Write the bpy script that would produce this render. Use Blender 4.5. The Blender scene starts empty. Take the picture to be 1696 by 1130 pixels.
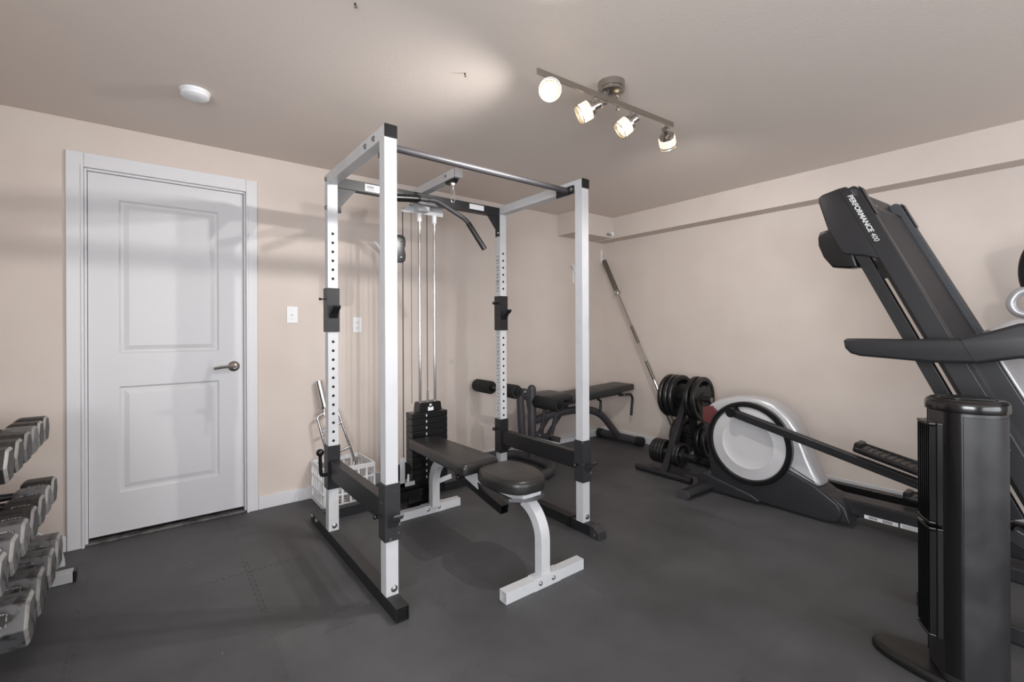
import bpy, math, random
from mathutils import Vector, Matrix
random.seed(7)
D = bpy.data; SC = bpy.context.scene; COL = SC.collection

# ------------------------------------------------------------------ camera, world, lights, exposure
cam_data = D.cameras.new('camera'); cam = D.objects.new('camera', cam_data); COL.objects.link(cam)
cam_data.sensor_width = 36.0; cam_data.lens = 766.74 / 1696 * 36.0
cam_data.shift_y = -(565 - 541.32) / 1696; cam_data.clip_start = 0.02
YAW, ROLL = 0.6614, -0.0041
fw = Vector((math.sin(YAW), math.cos(YAW), 0.0003)).normalized()
rt = Vector((math.cos(YAW), -math.sin(YAW), 0)); up = rt.cross(fw)
r2 = rt * math.cos(ROLL) + up * math.sin(ROLL); u2 = r2.cross(fw)
cam.matrix_world = Matrix(((r2.x, u2.x, -fw.x, 0), (r2.y, u2.y, -fw.y, 0), (r2.z, u2.z, -fw.z, 1.2), (0, 0, 0, 1)))
SC.camera = cam
w = D.worlds.new('world'); SC.world = w; w.use_nodes = True
w.node_tree.nodes['Background'].inputs[0].default_value = (0.75, 0.85, 1, 1)
w.node_tree.nodes['Background'].inputs[1].default_value = 0.6
SC.view_settings.view_transform = 'Standard'; SC.view_settings.look = 'None'
SC.view_settings.exposure = 0.10; SC.view_settings.gamma = 1.0; SC.view_settings.use_curve_mapping = False

def area(name, loc, target, sx, sy, power, col):
    l = D.lights.new(name, 'AREA'); l.shape = 'RECTANGLE'; l.size = sx; l.size_y = sy; l.energy = power; l.color = col
    o = D.objects.new(name, l); COL.objects.link(o); o.location = loc
    o.rotation_euler = (Vector(target) - Vector(loc)).to_track_quat('-Z', 'Y').to_euler(); return o
BACK, LEFT, HZ, YA, XB = -2.7, -1.15, 2.3395, 3.4465, 3.9867
area('fill_light_back', (1.3, BACK - 0.16, 1.35), (1.3, 1.0, 2.5), 3.3, 1.5, 92, (0.93, 0.965, 1.0))  # made-up fill light behind the camera, tilted up to lift the ceiling
area('fill_light_left', (LEFT - 0.16, -0.6, 1.4), (2, 0.3, 2.1), 1.9, 1.2, 128, (0.93, 0.965, 1.0))  # second added fill light, brightens the right wall and ceiling
LAMP_W = 38.0

# ------------------------------------------------------------------ materials
def lin(c):
    return tuple((x / 255 / 12.92 if x / 255 <= 0.04045 else ((x / 255 + 0.055) / 1.055) ** 2.4) for x in c)
def mat(name, rgb, rough=0.5, metal=0.0, bump=0.0, bscale=200, rgb2=None, nscale=20, lo=0.45, hi=0.6, emit=0.0, spec=None, trans=0.0, coat=0.0, rough2=None, detail=4):
    m = D.materials.new(name); m.use_nodes = True; nt = m.node_tree; b = nt.nodes['Principled BSDF']
    b.inputs['Base Color'].default_value = (*lin(rgb), 1); b.inputs['Roughness'].default_value = rough
    b.inputs['Metallic'].default_value = metal
    if spec is not None: b.inputs['Specular IOR Level'].default_value = spec
    if coat: b.inputs['Coat Weight'].default_value = coat; b.inputs['Coat Roughness'].default_value = 0.15
    if trans: b.inputs['Transmission Weight'].default_value = trans
    if emit:
        b.inputs['Emission Color'].default_value = (*lin(rgb), 1); b.inputs['Emission Strength'].default_value = emit
    tc = nt.nodes.new('ShaderNodeTexCoord')
    if bump:
        n = nt.nodes.new('ShaderNodeTexNoise'); n.inputs['Scale'].default_value = bscale; n.inputs['Detail'].default_value = 3
        bp = nt.nodes.new('ShaderNodeBump'); bp.inputs['Strength'].default_value = bump; bp.inputs['Distance'].default_value = 0.002
        nt.links.new(tc.outputs['Object'], n.inputs['Vector']); nt.links.new(n.outputs['Fac'], bp.inputs['Height'])
        nt.links.new(bp.outputs['Normal'], b.inputs['Normal'])
    if rgb2:
        n = nt.nodes.new('ShaderNodeTexNoise'); n.inputs['Scale'].default_value = nscale; n.inputs['Detail'].default_value = detail
        mr = nt.nodes.new('ShaderNodeMapRange'); mr.inputs[1].default_value = lo; mr.inputs[2].default_value = hi
        mx = nt.nodes.new('ShaderNodeMix'); mx.data_type = 'RGBA'
        mx.inputs[6].default_value = (*lin(rgb), 1); mx.inputs[7].default_value = (*lin(rgb2), 1)
        nt.links.new(tc.outputs['Object'], n.inputs['Vector']); nt.links.new(n.outputs['Fac'], mr.inputs[0])
        nt.links.new(mr.outputs[0], mx.inputs[0]); nt.links.new(mx.outputs[2], b.inputs['Base Color'])
        if rough2 is not None:
            m2 = nt.nodes.new('ShaderNodeMapRange'); m2.inputs[1].default_value = lo; m2.inputs[2].default_value = hi
            m2.inputs[3].default_value = rough; m2.inputs[4].default_value = rough2
            nt.links.new(n.outputs['Fac'], m2.inputs[0]); nt.links.new(m2.outputs[0], b.inputs['Roughness'])
    return m
PAINT = mat('beige_wall_paint', (209, 198, 190), 0.75, bump=0.25, bscale=140, rgb2=(205, 193, 185), nscale=3, lo=0.4, hi=0.7)
CEIL = mat('beige_ceiling_paint', (222, 211, 203), 0.85, bump=0.3, bscale=110)
TRIM = mat('white_trim_paint', (214, 214, 217), 0.35)
DOORM = mat('white_door_paint', (210, 210, 213), 0.4, bump=0.05, bscale=60)
WHITE = mat('white_powder_coat', (196, 197, 200), 0.34, bump=0.05, bscale=300, rgb2=(187, 188, 192), nscale=9, lo=0.5, hi=0.8)
WHITEP = mat('white_plastic', (228, 229, 232), 0.4)
BLACKM = mat('black_steel', (27, 27, 30), 0.42, bump=0.06, bscale=350, rgb2=(34, 34, 37), nscale=14, lo=0.5, hi=0.75)
WORN = mat('worn_black_steel', (48, 48, 50), 0.35, bump=0.06, bscale=250, rgb2=(125, 125, 126), nscale=26, lo=0.66, hi=0.75)
GREYM = mat('charcoal_steel', (62, 60, 64), 0.45, bump=0.1, bscale=400)
DARKP = mat('dark_plastic', (38, 38, 41), 0.38, bump=0.06, bscale=600)
BLACKP = mat('black_plastic', (18, 18, 19), 0.3)
GLOSS = mat('glossy_black_plastic', (12, 12, 13), 0.2, coat=0.3)
RUBBER = mat('black_rubber', (24, 24, 25), 0.6, bump=0.1, bscale=200)
FOAM = mat('black_foam', (20, 20, 21), 0.75, bump=0.3, bscale=500)
VINYL = mat('black_vinyl', (32, 31, 31), 0.34, bump=0.12, bscale=420, rgb2=(42, 41, 40), nscale=8, lo=0.4, hi=0.75)
VINYL2 = mat('charcoal_vinyl', (50, 50, 52), 0.42, bump=0.12, bscale=400)
CHROME = mat('chrome', (205, 205, 206), 0.14, 1.0)
NICKEL = mat('brushed_nickel', (176, 170, 164), 0.28, 1.0)
ZINC = mat('zinc_bolt', (165, 165, 165), 0.35, 1.0, bump=0.3, bscale=400)
KNURL = mat('worn_steel_sleeve', (126, 122, 116), 0.4, 1.0, bump=0.6, bscale=900)
HOLE = mat('hole_black', (8, 8, 9), 0.8)
PAPER = mat('white_label_paper', (225, 225, 228), 0.5)
INK = mat('black_ink', (40, 40, 44), 0.6)
SILVER = mat('silver_plastic', (192, 192, 195), 0.34, 0.35, bump=0.03, bscale=200)
DISC = mat('grey_disc_plastic', (194, 193, 195), 0.42, 0.1)
REDP = mat('dull_red_plastic', (96, 52, 52), 0.35)
IRON = mat('dumbbell_dark_paint', (44, 42, 41), 0.5, 0.2, bump=0.35, bscale=120, rgb2=(74, 70, 66), nscale=30, lo=0.5, hi=0.66)
IRONG = mat('dumbbell_grey_paint', (104, 104, 106), 0.45, 0.2, bump=0.35, bscale=120, rgb2=(58, 56, 54), nscale=24, lo=0.50, hi=0.62)
IRONE = mat('dumbbell_end_paint', (156, 154, 152), 0.5, 0.1, bump=0.3, bscale=120, rgb2=(110, 108, 106), nscale=30, lo=0.5, hi=0.7)
EMB = mat('dumbbell_embossing', (178, 178, 178), 0.4, 0.5, rgb2=(70, 70, 70), nscale=160, lo=0.45, hi=0.6)
PLATEM = mat('black_rubber_plate', (24, 24, 26), 0.33, bump=0.05, bscale=300)
PLATER = mat('worn_plate_rim', (60, 60, 62), 0.3, 0.2)
FANM = mat('matte_graphite_plastic', (36, 36, 38), 0.38, bump=0.08, bscale=300, rgb2=(47, 47, 49), nscale=7, lo=0.45, hi=0.7, rough2=0.5)
BELT = mat('treadmill_belt', (48, 47, 51), 0.6, bump=0.1, bscale=900)
RAILM = mat('treadmill_rail_plastic', (70, 72, 76), 0.5, bump=0.4, bscale=1200)
BULB = mat('lit_bulb', (255, 244, 225), 0.4, emit=30)
SHADE = mat('lit_frosted_glass', (255, 238, 196), 0.4, emit=1.0)
VOID = mat('dark_gap', (14, 14, 14), 0.9)
CONC = mat('grey_threshold', (105, 104, 102), 0.5, bump=0.3, bscale=90, rgb2=(70, 70, 70), nscale=15)
GLASS = D.materials.new('clear_glass'); GLASS.use_nodes = True
_n = GLASS.node_tree; _o = _n.nodes['Material Output']
_t = _n.nodes.new('ShaderNodeBsdfTransparent'); _g = _n.nodes.new('ShaderNodeBsdfGlossy'); _g.inputs['Roughness'].default_value = 0.05
_m = _n.nodes.new('ShaderNodeMixShader'); _m.inputs[0].default_value = 0.12
_n.links.new(_t.outputs[0], _m.inputs[1]); _n.links.new(_g.outputs[0], _m.inputs[2]); _n.links.new(_m.outputs[0], _o.inputs['Surface'])

def floor_material():
    m = D.materials.new('interlocking_foam_mat'); m.use_nodes = True; nt = m.node_tree; L = nt.links.new; b = nt.nodes['Principled BSDF']
    tc = nt.nodes.new('ShaderNodeTexCoord'); sp = nt.nodes.new('ShaderNodeSeparateXYZ'); L(tc.outputs['Object'], sp.inputs[0])
    def M(op, a, c=None, d=None):
        n = nt.nodes.new('ShaderNodeMath'); n.operation = op
        for i, v in enumerate((a, c, d)):
            if v is None: continue
            if isinstance(v, (int, float)): n.inputs[i].default_value = v
            else: L(v, n.inputs[i])
        return n.outputs[0]
    def seam(a, c, off, T=0.61):
        tri = M('PINGPONG', M('ADD', c, 5.0), 0.026)                     # teeth 52 mm long along the seam
        sq = M('MULTIPLY_ADD', M('SMOOTH_MAX', M('SUBTRACT', tri, 0.013), 0.0, 0.001), 0, 0)
        st = M('GREATER_THAN', tri, 0.013)
        tooth = M('MULTIPLY_ADD', st, 0.018, -0.009)
        p = M('SUBTRACT', M('ADD', a, tooth), off)
        d = M('ABSOLUTE', M('SUBTRACT', M('FLOORED_MODULO', M('ADD', p, T / 2), T), T / 2))
        line = M('LESS_THAN', d, 0.0016)
        side = M('LESS_THAN', M('ABSOLUTE', M('SUBTRACT', tri, 0.013)), 0.0012)
        raw = M('ABSOLUTE', M('SUBTRACT', M('FLOORED_MODULO', M('ADD', M('SUBTRACT', a, off), T / 2), T), T / 2))
        side = M('MULTIPLY', side, M('LESS_THAN', raw, 0.010))
        return M('MAXIMUM', line, side)
    s = M('MAXIMUM', seam(sp.outputs[0], sp.outputs[1], -0.238), seam(sp.outputs[1], sp.outputs[0], 2.60))
    fade = nt.nodes.new('ShaderNodeTexNoise'); fade.inputs['Scale'].default_value = 1.7; fade.inputs['Detail'].default_value = 3; L(tc.outputs['Object'], fade.inputs[0])
    fr = nt.nodes.new('ShaderNodeMapRange'); fr.inputs[1].default_value = 0.46; fr.inputs[2].default_value = 0.62; L(fade.outputs[0], fr.inputs[0])
    near = nt.nodes.new('ShaderNodeMapRange'); near.inputs[1].default_value = 0.7; near.inputs[2].default_value = 0.3; L(sp.outputs[0], near.inputs[0])
    dx = M('SUBTRACT', sp.outputs[0], 0.39); dy = M('SUBTRACT', sp.outputs[1], 2.45)
    worn = M('MULTIPLY', M('LESS_THAN', M('ADD', M('MULTIPLY', dx, dx), M('MULTIPLY', dy, dy)), 0.075), 0.9)
    s2 = M('MULTIPLY', s, M('MAXIMUM', worn, M('MULTIPLY', M('MAXIMUM', M('MULTIPLY', near.outputs[0], 0.8), 0.4), M('MAXIMUM', fr.outputs[0], 0.3))))
    cell = nt.nodes.new('ShaderNodeCombineXYZ')
    L(M('FLOOR', M('DIVIDE', M('ADD', sp.outputs[0], 0.238), 0.61)), cell.inputs[0]); L(M('FLOOR', M('DIVIDE', M('SUBTRACT', sp.outputs[1], 2.60), 0.61)), cell.inputs[1])
    wn = nt.nodes.new('ShaderNodeTexWhiteNoise'); L(cell.outputs[0], wn.inputs[0])
    n1 = nt.nodes.new('ShaderNodeTexNoise'); n1.inputs['Scale'].default_value = 2.2; n1.inputs['Detail'].default_value = 7; n1.inputs['Roughness'].default_value = 0.62; L(tc.outputs['Object'], n1.inputs[0])
    mr = nt.nodes.new('ShaderNodeMapRange'); mr.inputs[1].default_value = 0.32; mr.inputs[2].default_value = 0.72; L(n1.outputs[0], mr.inputs[0])
    mx = nt.nodes.new('ShaderNodeMix'); mx.data_type = 'RGBA'; mx.inputs[6].default_value = (*lin((58, 58, 60)), 1); mx.inputs[7].default_value = (*lin((84, 84, 86)), 1)
    L(M('ADD', M('MULTIPLY', mr.outputs[0], 0.75), M('MULTIPLY', wn.outputs[0], 0.3)), mx.inputs[0])
    m2 = nt.nodes.new('ShaderNodeMix'); m2.data_type = 'RGBA'; m2.inputs[7].default_value = (*lin((24, 24, 25)), 1); L(mx.outputs[2], m2.inputs[6]); L(s2, m2.inputs[0])
    v = nt.nodes.new('ShaderNodeTexVoronoi'); v.inputs['Scale'].default_value = 5.5; L(tc.outputs['Object'], v.inputs[0])   # crumbs of chalk
    cr = M('MULTIPLY', M('LESS_THAN', v.outputs['Distance'], 0.022), 0.6)
    m3 = nt.nodes.new('ShaderNodeMix'); m3.data_type = 'RGBA'; m3.inputs[7].default_value = (*lin((170, 170, 168)), 1); L(m2.outputs[2], m3.inputs[6]); L(cr, m3.inputs[0])
    L(m3.outputs[2], b.inputs['Base Color'])
    rr = nt.nodes.new('ShaderNodeMapRange'); rr.inputs[3].default_value = 0.5; rr.inputs[4].default_value = 0.66; L(n1.outputs[0], rr.inputs[0]); L(rr.outputs[0], b.inputs['Roughness'])
    fine = nt.nodes.new('ShaderNodeTexNoise'); fine.inputs['Scale'].default_value = 260; L(tc.outputs['Object'], fine.inputs[0])
    h = M('SUBTRACT', M('MULTIPLY_ADD', fine.outputs[0], 0.25, M('MULTIPLY', n1.outputs[0], 1.5)), M('MULTIPLY', s2, 1.5))
    bp = nt.nodes.new('ShaderNodeBump'); bp.inputs['Strength'].default_value = 0.35; bp.inputs['Distance'].default_value = 0.004
    L(h, bp.inputs['Height']); L(bp.outputs[0], b.inputs['Normal'])
    return m
FLOORM = floor_material()

# ------------------------------------------------------------------ mesh helpers
V = Vector
class MB:
    def __init__(s): s.v = []; s.f = []; s.m = []; s.mi = 0
    def add(s, vs, fs):
        o = len(s.v); s.v += [tuple(x) for x in vs]; s.f += [tuple(i + o for i in f) for f in fs]; s.m += [s.mi] * len(fs); return s
    def box(s, x0, y0, z0, x1, y1, z1):
        vs = [(x, y, z) for z in (z0, z1) for y in (y0, y1) for x in (x0, x1)]
        return s.add(vs, [(0, 2, 3, 1), (4, 5, 7, 6), (0, 1, 5, 4), (2, 6, 7, 3), (0, 4, 6, 2), (1, 3, 7, 5)])
    def frame(s, a, up=(0, 0, 1)):
        a = V(a).normalized(); u = V(up)
        if abs(a.dot(u.normalized())) > 0.98: u = V((0, 1, 0))
        x = u.cross(a).normalized(); y = a.cross(x); return x, y, a
    def beam(s, p, q, w, h, up=(0, 0, 1), t=0, ext=0):
        p = V(p); q = V(q); x, y, a = s.frame(q - p, up); p = p - a * ext; q = q + a * ext
        def ring(c, k): return [c + x * sx * (w / 2 - k) + y * sy * (h / 2 - k) for sx, sy in ((-1, -1), (1, -1), (1, 1), (-1, 1))]
        A, B = ring(p, 0), ring(q, 0)
        side = [(0, 1, 5, 4), (1, 2, 6, 5), (2, 3, 7, 6), (3, 0, 4, 7)]
        if not t: return s.add(A + B, side + [(3, 2, 1, 0), (4, 5, 6, 7)])
        C, E = ring(p, t), ring(q, t); fs = list(side) + [tuple(8 + i for i in reversed(f)) for f in side]
        for i in range(4):
            j = (i + 1) % 4; fs += [(i, 8 + i, 8 + j, j), (4 + i, 4 + j, 12 + j, 12 + i)]
        return s.add(A + B + C + E, fs)
    def cyl(s, p, q, r, r2=None, n=20, caps=True):
        p = V(p); q = V(q); x, y, a = s.frame(q - p); r2 = r if r2 is None else r2
        c = [(math.cos(6.283185 * i / n), math.sin(6.283185 * i / n)) for i in range(n)]
        vs = [p + x * r * a_ + y * r * b_ for a_, b_ in c] + [q + x * r2 * a_ + y * r2 * b_ for a_, b_ in c]
        fs = [(i, (i + 1) % n, n + (i + 1) % n, n + i) for i in range(n)]
        if caps: fs += [tuple(range(n - 1, -1, -1)), tuple(range(n, 2 * n))]
        return s.add(vs, fs)
    def fillet(s, pts, rad, k=6):
        pts = [V(p) for p in pts]; out = [pts[0]]
        for i in range(1, len(pts) - 1):
            a, b, c = pts[i - 1], pts[i], pts[i + 1]; d1 = (a - b); d2 = (c - b)
            r = min(rad, d1.length * 0.49, d2.length * 0.49); p1 = b + d1.normalized() * r; p2 = b + d2.normalized() * r
            for j in range(k + 1):
                t = j / k; out.append(p1 * (1 - t) ** 2 + b * 2 * t * (1 - t) + p2 * t * t)
        out.append(pts[-1]); return out
    def tube(s, pts, r, n=14, rad=0.0, rx=None, closed=False, up=None):
        P = s.fillet(pts, rad) if rad else [V(p) for p in pts]
        rx = r if rx is None else rx; N = len(P); vs = []; fs = []
        t0 = (P[1] - P[0]).normalized(); x, y, _ = s.frame(t0, up or (0, 0, 1)); prev = t0
        for i, p in enumerate(P):
            if closed: t = (P[(i + 1) % N] - P[i - 1]).normalized()
            else: t = ((P[i + 1] - P[i]) if i == 0 else (P[i] - P[i - 1]) if i == N - 1 else ((P[i + 1] - P[i]).normalized() + (P[i] - P[i - 1]).normalized())).normalized()
            q = prev.rotation_difference(t); x = q @ x; y = q @ y; prev = t
            vs += [p + x * rx * math.cos(6.283185 * k / n) + y * r * math.sin(6.283185 * k / n) for k in range(n)]
        for i in range(N - (0 if closed else 1)):
            for k in range(n):
                fs.append((i * n + k, i * n + (k + 1) % n, ((i + 1) % N) * n + (k + 1) % n, ((i + 1) % N) * n + k))
        if not closed: fs += [tuple(range(n - 1, -1, -1)), tuple((N - 1) * n + k for k in range(n))]
        return s.add(vs, fs)
    def rtube(s, pts, w, h, side):                      # rectangular tube along a planar path; side = fixed width axis
        P = [V(p) for p in pts]; side = V(side).normalized(); vs = []; N = len(P)
        for i, p in enumerate(P):
            t = (P[min(i + 1, N - 1)] - P[max(i - 1, 0)]).normalized(); nrm = t.cross(side).normalized()
            vs += [p + side * a * w / 2 + nrm * b * h / 2 for a, b in ((-1, -1), (1, -1), (1, 1), (-1, 1))]
        fs = [(3, 2, 1, 0), tuple((N - 1) * 4 + k for k in range(4))]
        for i in range(N - 1):
            for k in range(4): fs.append((i * 4 + k, i * 4 + (k + 1) % 4, i * 4 + 4 + (k + 1) % 4, i * 4 + 4 + k))
        return s.add(vs, fs)
    def prism(s, poly, o, ax, ay, d):                   # poly in (ax, ay) plane from o, extruded by vector d
        o, ax, ay, d = V(o), V(ax), V(ay), V(d); n = len(poly)
        A = [o + ax * a + ay * b for a, b in poly]; B = [p + d for p in A]
        return s.add(A + B, [tuple(range(n - 1, -1, -1)), tuple(range(n, 2 * n))] + [(i, (i + 1) % n, n + (i + 1) % n, n + i) for i in range(n)])
    def slab(s, poly, o, ax, ay, az, h, r, r0=None, k=4, crown=0.0):   # solid with rounded edges; poly counter-clockwise
        o, ax, ay, az = V(o), V(ax), V(ay), V(az); n = len(poly); P = [V((a, b)) for a, b in poly]
        ar = sum(P[i].x * P[(i + 1) % n].y - P[(i + 1) % n].x * P[i].y for i in range(n))
        if ar < 0: P.reverse()
        nm = []
        for i in range(n):
            e1 = (P[i] - P[i - 1]).normalized(); e2 = (P[(i + 1) % n] - P[i]).normalized()
            b = V((-(e1.y + e2.y), e1.x + e2.x)); b = b.normalized() / max(0.5, math.sqrt(max(0.0, (1 + e1.dot(e2)) / 2))) if b.length > 1e-6 else V((0, 0)); nm.append(b)
        rings = []; r0 = r if r0 is None else r0
        for j in range(k + 1):
            t = j / k * math.pi / 2; rings.append((r0 * (1 - math.sin(t)), r0 * (1 - math.cos(t))))
        for j in range(k + 1):
            t = j / k * math.pi / 2; rings.append((r * (1 - math.cos(t)), h - r * (1 - math.sin(t))))
        if crown:
            rings += [(r + 0.03, h + crown * 0.6), (r + 0.06, h + crown)]
        vs = []; fs = []
        for ins, z in rings: vs += [o + ax * (P[i].x + nm[i].x * ins) + ay * (P[i].y + nm[i].y * ins) + az * z for i in range(n)]
        for q in range(len(rings) - 1):
            for i in range(n): fs.append((q * n + i, q * n + (i + 1) % n, (q + 1) * n + (i + 1) % n, (q + 1) * n + i))
        fs += [tuple(range(n - 1, -1, -1)), tuple((len(rings) - 1) * n + i for i in range(n))]
        return s.add(vs, fs)
    def lathe(s, prof, p, axis, n=32, caps=True):
        p = V(p); x, y, a = s.frame(axis); vs = []; fs = []
        for r, h in prof: vs += [p + a * h + x * r * math.cos(6.283185 * i / n) + y * r * math.sin(6.283185 * i / n) for i in range(n)]
        for q in range(len(prof) - 1):
            for i in range(n): fs.append((q * n + i, q * n + (i + 1) % n, (q + 1) * n + (i + 1) % n, (q + 1) * n + i))
        if caps: fs += [tuple(range(n - 1, -1, -1)), tuple((len(prof) - 1) * n + i for i in range(n))]
        return s.add(vs, fs)
    def ball(s, c, r, n=16):
        pr = [(r * math.sin(math.pi * j / 10) + 1e-5, -r * math.cos(math.pi * j / 10)) for j in range(11)]
        return s.lathe(pr, c, (0, 0, 1), n)
    def build(s, name, mats, parent=None, bevel=0.0, label=None, sm=35):
        me = D.meshes.new(name); off = V((0, 0, 0)); p = parent
        while p is not None: off += p.location; p = p.parent
        me.from_pydata([V(v) - off for v in s.v], [], s.f)
        for m in (mats if isinstance(mats, (list, tuple)) else [mats]): me.materials.append(m)
        for i, pl in enumerate(me.polygons): pl.material_index = s.m[i]; pl.use_smooth = True
        me.update()
        import bmesh
        bm = bmesh.new(); bm.from_mesh(me); bmesh.ops.recalc_face_normals(bm, faces=bm.faces); bm.to_mesh(me); bm.free()
        me.set_sharp_from_angle(angle=math.radians(sm))
        o = D.objects.new(name, me); COL.objects.link(o); o.parent = parent
        if bevel:
            b = o.modifiers.new('bevel', 'BEVEL'); b.width = bevel; b.segments = 2; b.limit_method = 'ANGLE'; b.angle_limit = math.radians(35); b.harden_normals = True
        if label: o['label'] = label
        return o
def root(name, label, cat, loc, group=None):
    o = D.objects.new(name, None); o.empty_display_size = 0.05; COL.objects.link(o); o.location = loc
    o['label'] = label; o['category'] = cat
    if group: o['group'] = group
    return o
def tag(o, label, cat, group=None):
    o['label'] = label; o['category'] = cat
    if group: o['group'] = group
    return o
def struct(o): o['kind'] = 'structure'; return o
def clone(src, loc, label, group=None, rotz=0.0):
    r = src.copy(); COL.objects.link(r); r.location = loc; r.rotation_euler = (0, 0, rotz); r['label'] = label
    if group: r['group'] = group
    for c in list(src.children):
        k = c.copy(); COL.objects.link(k); k.parent = r
        for g in list(c.children):
            h = g.copy(); COL.objects.link(h); h.parent = k
    return r
def rpoly(pts, r, k=5):                                  # round the corners of a 2D polygon
    out = []; n = len(pts)
    for i in range(n):
        a, b, c = V(pts[i - 1]), V(pts[i]), V(pts[(i + 1) % n]); q = min(r, (a - b).length * 0.49, (c - b).length * 0.49)
        p1 = b + (a - b).normalized() * q; p2 = b + (c - b).normalized() * q
        for j in range(k + 1):
            t = j / k; v = p1 * (1 - t) ** 2 + b * 2 * t * (1 - t) + p2 * t * t; out.append((v.x, v.y))
    return out
def text_mesh(body, size, o, ax, ay, name, m, parent, shear=0.0, depth=0.0004, bold=0.0, spacing=1.0, sx=1.0, align='LEFT'):
    cu = D.curves.new('lettering', 'FONT'); cu.body = body; cu.size = size; cu.shear = shear; cu.extrude = depth; cu.offset = bold; cu.space_character = spacing
    cu.align_x = align
    ob = D.objects.new('lettering', cu); me = D.meshes.new_from_object(ob); D.objects.remove(ob)
    ax, ay = V(ax), V(ay); az = ax.cross(ay); off = V((0, 0, 0)); p = parent
    while p is not None: off += p.location; p = p.parent
    for v in me.vertices: v.co = V(o) - off + ax * v.co.x * sx + ay * v.co.y + az * v.co.z
    me.materials.clear(); me.materials.append(m); me.name = name
    t = D.objects.new(name, me); COL.objects.link(t); t.parent = parent; return t
X, Y, Z = (1, 0, 0), (0, 1, 0), (0, 0, 1)

# ------------------------------------------------------------------ room
T = 0.12
struct(MB().box(LEFT - T, BACK - T, -0.1, XB + T, YA + 0.35, 0).build('floor', FLOORM))
struct(MB().box(LEFT - T, BACK - T, HZ, XB + T, YA + T, HZ + 0.1).build('ceiling', CEIL))
DX0, DX1, DZ = -0.292, 0.486, 2.085
wl = MB().box(LEFT - T, YA, 0, DX0, YA + T, HZ).box(DX1, YA, 0, XB + T, YA + T, HZ).box(DX0, YA, DZ, DX1, YA + T, HZ)
struct(wl.build('wall_back', PAINT))
struct(MB().box(XB, BACK - T, 0, XB + T, YA, HZ).build('wall_right', PAINT))
def wall_with_added_window(name, lo, hi, c0, c1, fixed, axis, z0=0.75, z1=2.05):  # real wall; the window opening is added to let fill light in
    m = MB()
    for a, b, c, d in ((lo, c0, 0, HZ), (c1, hi, 0, HZ), (c0, c1, 0, z0), (c0, c1, z1, HZ)):
        if axis == 'x': m.box(a, fixed - T, c, b, fixed, d)
        else: m.box(fixed - T, a, c, fixed, b, d)
    struct(m.build(name, PAINT)); f = MB()
    for a, b, c, d in ((c0, c1, z0, z0 + 0.05), (c0, c1, z1 - 0.05, z1), (c0, c0 + 0.05, z0, z1), (c1 - 0.05, c1, z0, z1), ((c0 + c1) / 2 - 0.025, (c0 + c1) / 2 + 0.025, z0, z1)):
        if axis == 'x': f.box(a, fixed - 0.08, c, b, fixed - 0.02, d)
        else: f.box(fixed - 0.08, a, c, fixed - 0.02, b, d)
    return f
struct(wall_with_added_window('wall_behind', LEFT - T, XB + T, -0.4, 3.0, BACK, 'x').build('added_window_1', TRIM))  # unseen window invented behind the camera as an inlet for the fill light
struct(wall_with_added_window('wall_left', BACK, YA, -1.5, 0.3, LEFT, 'y', 0.8, 2.0).build('added_window_2', TRIM))  # unseen window made up for the left fill light
struct(MB().box(3.826, BACK, 2.123, XB, YA, HZ).build('trim_1', PAINT))
struct(MB().box(3.275, 3.187, 2.127, 3.826, YA, HZ).build('trim_2', PAINT))
bb = lambda m, n: struct(m.build(n, TRIM, bevel=0.003))
bb(MB().box(LEFT, YA - 0.013, 0, -0.366, YA, 0.085), 'baseboard_back_left')
bb(MB().box(0.552, YA - 0.013, 0, XB, YA, 0.085), 'baseboard_back')
bb(MB().box(XB - 0.013, BACK, 0, XB, YA - 0.013, 0.082), 'baseboard_right')
bb(MB().box(LEFT, BACK, 0, LEFT + 0.013, YA - 0.013, 0.085), 'baseboard_left')
# door
dr = D.objects.new('door_1', None); COL.objects.link(dr); dr.location = (0.097, YA, 0); dr['kind'] = 'structure'
m = MB()
for x0, x1, z0, z1 in ((-0.364, DX0, 0, 2.166), (DX1, 0.551, 0, 2.166), (DX0, DX1, DZ, 2.166)): m.box(x0, YA - 0.016, z0, x1, YA, z1)
m.build('casing', TRIM, dr, bevel=0.004)
m = MB()
for x0, x1, z0, z1 in ((DX0 - 0.012, DX0, 0, DZ + 0.012), (DX1, DX1 + 0.012, 0, DZ + 0.012), (DX0, DX1, DZ, DZ + 0.012)): m.box(x0, YA - 0.021, z0, x1, YA - 0.016, z1)
for x0, x1, z0, z1 in ((DX0, DX0 + 0.012, 0, DZ), (DX1 - 0.012, DX1, 0, DZ), (DX0 + 0.012, DX1 - 0.012, DZ - 0.012, DZ)): m.box(x0, YA + 0.0, z0, x1, YA + 0.11, z1)
m.build('jamb', TRIM, dr, bevel=0.002)
sx0, sx1, sz0, sz1, sy = DX0 + 0.014, DX1 - 0.014, 0.036, DZ - 0.014, YA + 0.018
P1 = (-0.148, 0.338, 1.055, 1.935); P2 = (-0.148, 0.338, 0.262, 0.868)
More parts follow.
